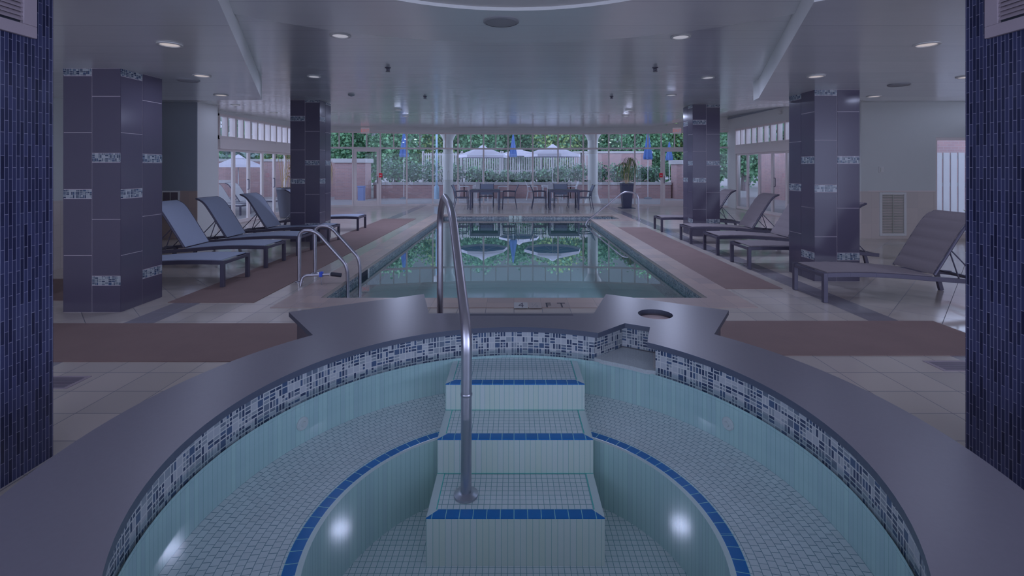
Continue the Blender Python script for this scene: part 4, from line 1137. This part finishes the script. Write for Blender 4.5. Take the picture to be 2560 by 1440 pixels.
closed_umbrella(-.046, 26.9, 2.155, 3.46, 'folded blue umbrella outside near the centre', .24)
closed_umbrella(6.75, 24.6, 1.98, 3.4, 'folded blue umbrella outside the right bays', .24)
closed_umbrella(9.1, 28.6, 2.0, 3.1, 'folded blue umbrella beyond the right exit door', .22)
# lamp post and bin
r = empty('lamp_post', (-3.9, 24.6, 0)); tag(r, 'tall blue grey lamp post outside left of the white column', 'lamp post')
MB().tube([(-3.9, 24.6, .6), (-3.9, 24.6, 3.6)], .05, 12).build('pole', M_post_blue, r, smooth=True)
MB().lathe([(.13, -.02), (.13, .55), (.11, .62), (.06, .7)], -3.9, 24.6, 20).build('base', M_post_blue, r, smooth=True)
MB().lathe([(.06, 3.6), (.2, 3.75), (.24, 4.1), (.05, 4.25)], -3.9, 24.6, 16).build('lantern', M_pale_furn, r, smooth=True)
r = empty('trash_bin', (-7.25, 23.2, 0)); tag(r, 'slim blue bin outside the left exit door', 'bin')
MB().box(-7.39, -7.11, 23.05, 23.35, -.02, .64).build('body', M_bin, r, bevel=.02); MB().box(-7.41, -7.09, 23.03, 23.37, .64, .70).build('lid', M_bin, r, bevel=.015)
# white round columns behind the glass
for (px, lb) in ((1116, 'left white round column just outside the curved glass'), (1487, 'right white round column just outside the curved glass')):
    x, y = bx(px); y += .55; r = empty('white_column', (x, y, 0)); tag(r, lb, 'column', 'white columns outside', 'thing')
    MB().lathe([(.215, .5), (.215, 2.72), ], x, y, 32, cap=(False, False)).build('shaft', M_white, r, smooth=True)
    MB().lathe([(.34, -.02), (.33, .12), (.25, .32), (.215, .5)], x, y, 32).build('base', M_white, r, smooth=True)
    MB().lathe([(.215, 2.72), (.26, 2.85), (.36, 3.0), (.36, 3.06)], x, y, 32).build('capital', M_white, r, smooth=True)
# pale patio sets outside
T2 = make_table(M_pale_furn, 1.0, 1.0, .72); C2 = make_chair(M_pale_furn, M_pale_furn); nc = 0
for ti, (x, y, side) in enumerate(((-1.5, 23.4, 'left'), (1.86, 23.4, 'right'))):
    T2o = place(T2, ti == 0, (x, y+.55, -.02), 0, 'pale patio table under the %s open umbrella outside' % side, 'table', 'pale tables outside')
    for (dx, dy, rz, wh) in ((-.95, .55, 0, 'left'), (.95, .55, PI, 'right'), (0, -.4, PI/2, 'near')):
        place(C2, nc == 0, (x+dx, y+dy, -.02), rz, 'pale patio chair on the %s side of the %s outdoor table' % (wh, side), 'chair', 'pale chairs outside'); nc += 1
LW = make_lounger(M_pale_furn, False)
for i, (x, y) in enumerate(((-9.0, 15.6), (-9.0, 16.7), (-9.0, 17.8), (-9.0, 18.9))):
    place(LW, i == 0, (x, y, -.02), PI, '%s pale lounger outside the left sliding doors counted from the camera' % ORD[i], 'lounger', 'pale loungers outside')
# brick garden walls left and right
def garden_wall(x0, x1, y0, y1, h, label):
    r = empty('garden_wall', ((x0+x1)/2, (y0+y1)/2, 0)); tag(r, label, 'wall', None, 'thing')
    MB().box(x0, x1, y0, y1, -.02, h).build('brick_face', M_brick, r); MB().box(x0-.06, x1+.06, y0-.06, y1+.06, h, h+.14).build('coping_stone', M_brick_cap, r)
M_stucco = plain('pale_stucco', C(92, 96, 113), .8, var=.04, scale=2)
def house_wall(x0, x1, y0, y1, h, label):
    r = empty('stucco_wall', ((x0+x1)/2, (y0+y1)/2, 0)); tag(r, label, 'wall', None, 'thing')
    MB().box(x0, x1, y0, y1, -.02, h).build('wall_face', M_stucco, r); MB().box(x0-.08, x1+.08, y0-.08, y1+.08, h, h+.12).build('coping_stone', M_brick_cap, r)
house_wall(-17.2, -16.8, 12, 25, 2.7, 'pale stucco wall seen through the left sliding doors')
garden_wall(-15.0, -14.6, 13, 25, .8, 'low red brick garden wall before the pale stucco wall')
garden_wall(-16.5, -9.2, 26.5, 26.9, 1.9, 'red brick garden wall beyond the left terrace corner')
garden_wall(13.0, 13.4, 14.8, 26, 2.3, 'red brick wall seen through the right sliding doors')
garden_wall(9.6, 15.5, 14.25, 14.5, 2.8, 'red brick wall behind the white slatted fence')
garden_wall(3.9, 8.9, 31.5, 31.9, 2.5, 'distant red brick wall behind the right shrubs')
def side_tree(x, y, h, label, seed):
    rg = random.Random(seed)
    r = empty('garden_tree', (x, y, 0)); tag(r, label, 'tree', 'trees beside the terrace')
    MB().tube([(x, y, -.02), (x, y, h*.7)], [.16, .08], 8).build('trunk', M_bark, r, smooth=True)
    m = MB(); foliage(m, (x, y, h*.62), 1.7, 1.7, h*.42, 1100, .36, rg, 0, 2); m.build('crown', [LF_mid, LF_dark], r)
for k, (x, y) in enumerate(((-19.5, 25), (-17.0, 30))): side_tree(x, y, 5.0, '%s tree from the camera beyond the left garden wall' % ORD[k], 500+k)
for k, (x, y) in enumerate(((18, 24), (16.0, 29.5))): side_tree(x, y, 5.0, '%s tree from the camera beyond the right brick wall' % ORD[k], 520+k)
r = empty('bush', (11.42, 11.9, 0)); tag(r, 'bright green leafy bush outside the right window', 'bush')
m = MB(); foliage(m, (11.42, 11.9, .55), .36, .3, .55, 260, .12, random.Random(9)); m.build('leaves', LF_yel, r)
MB().tube([(11.42, 11.9, -.02), (11.42, 11.9, .5)], .02, 6).build('stem', M_bark, r)
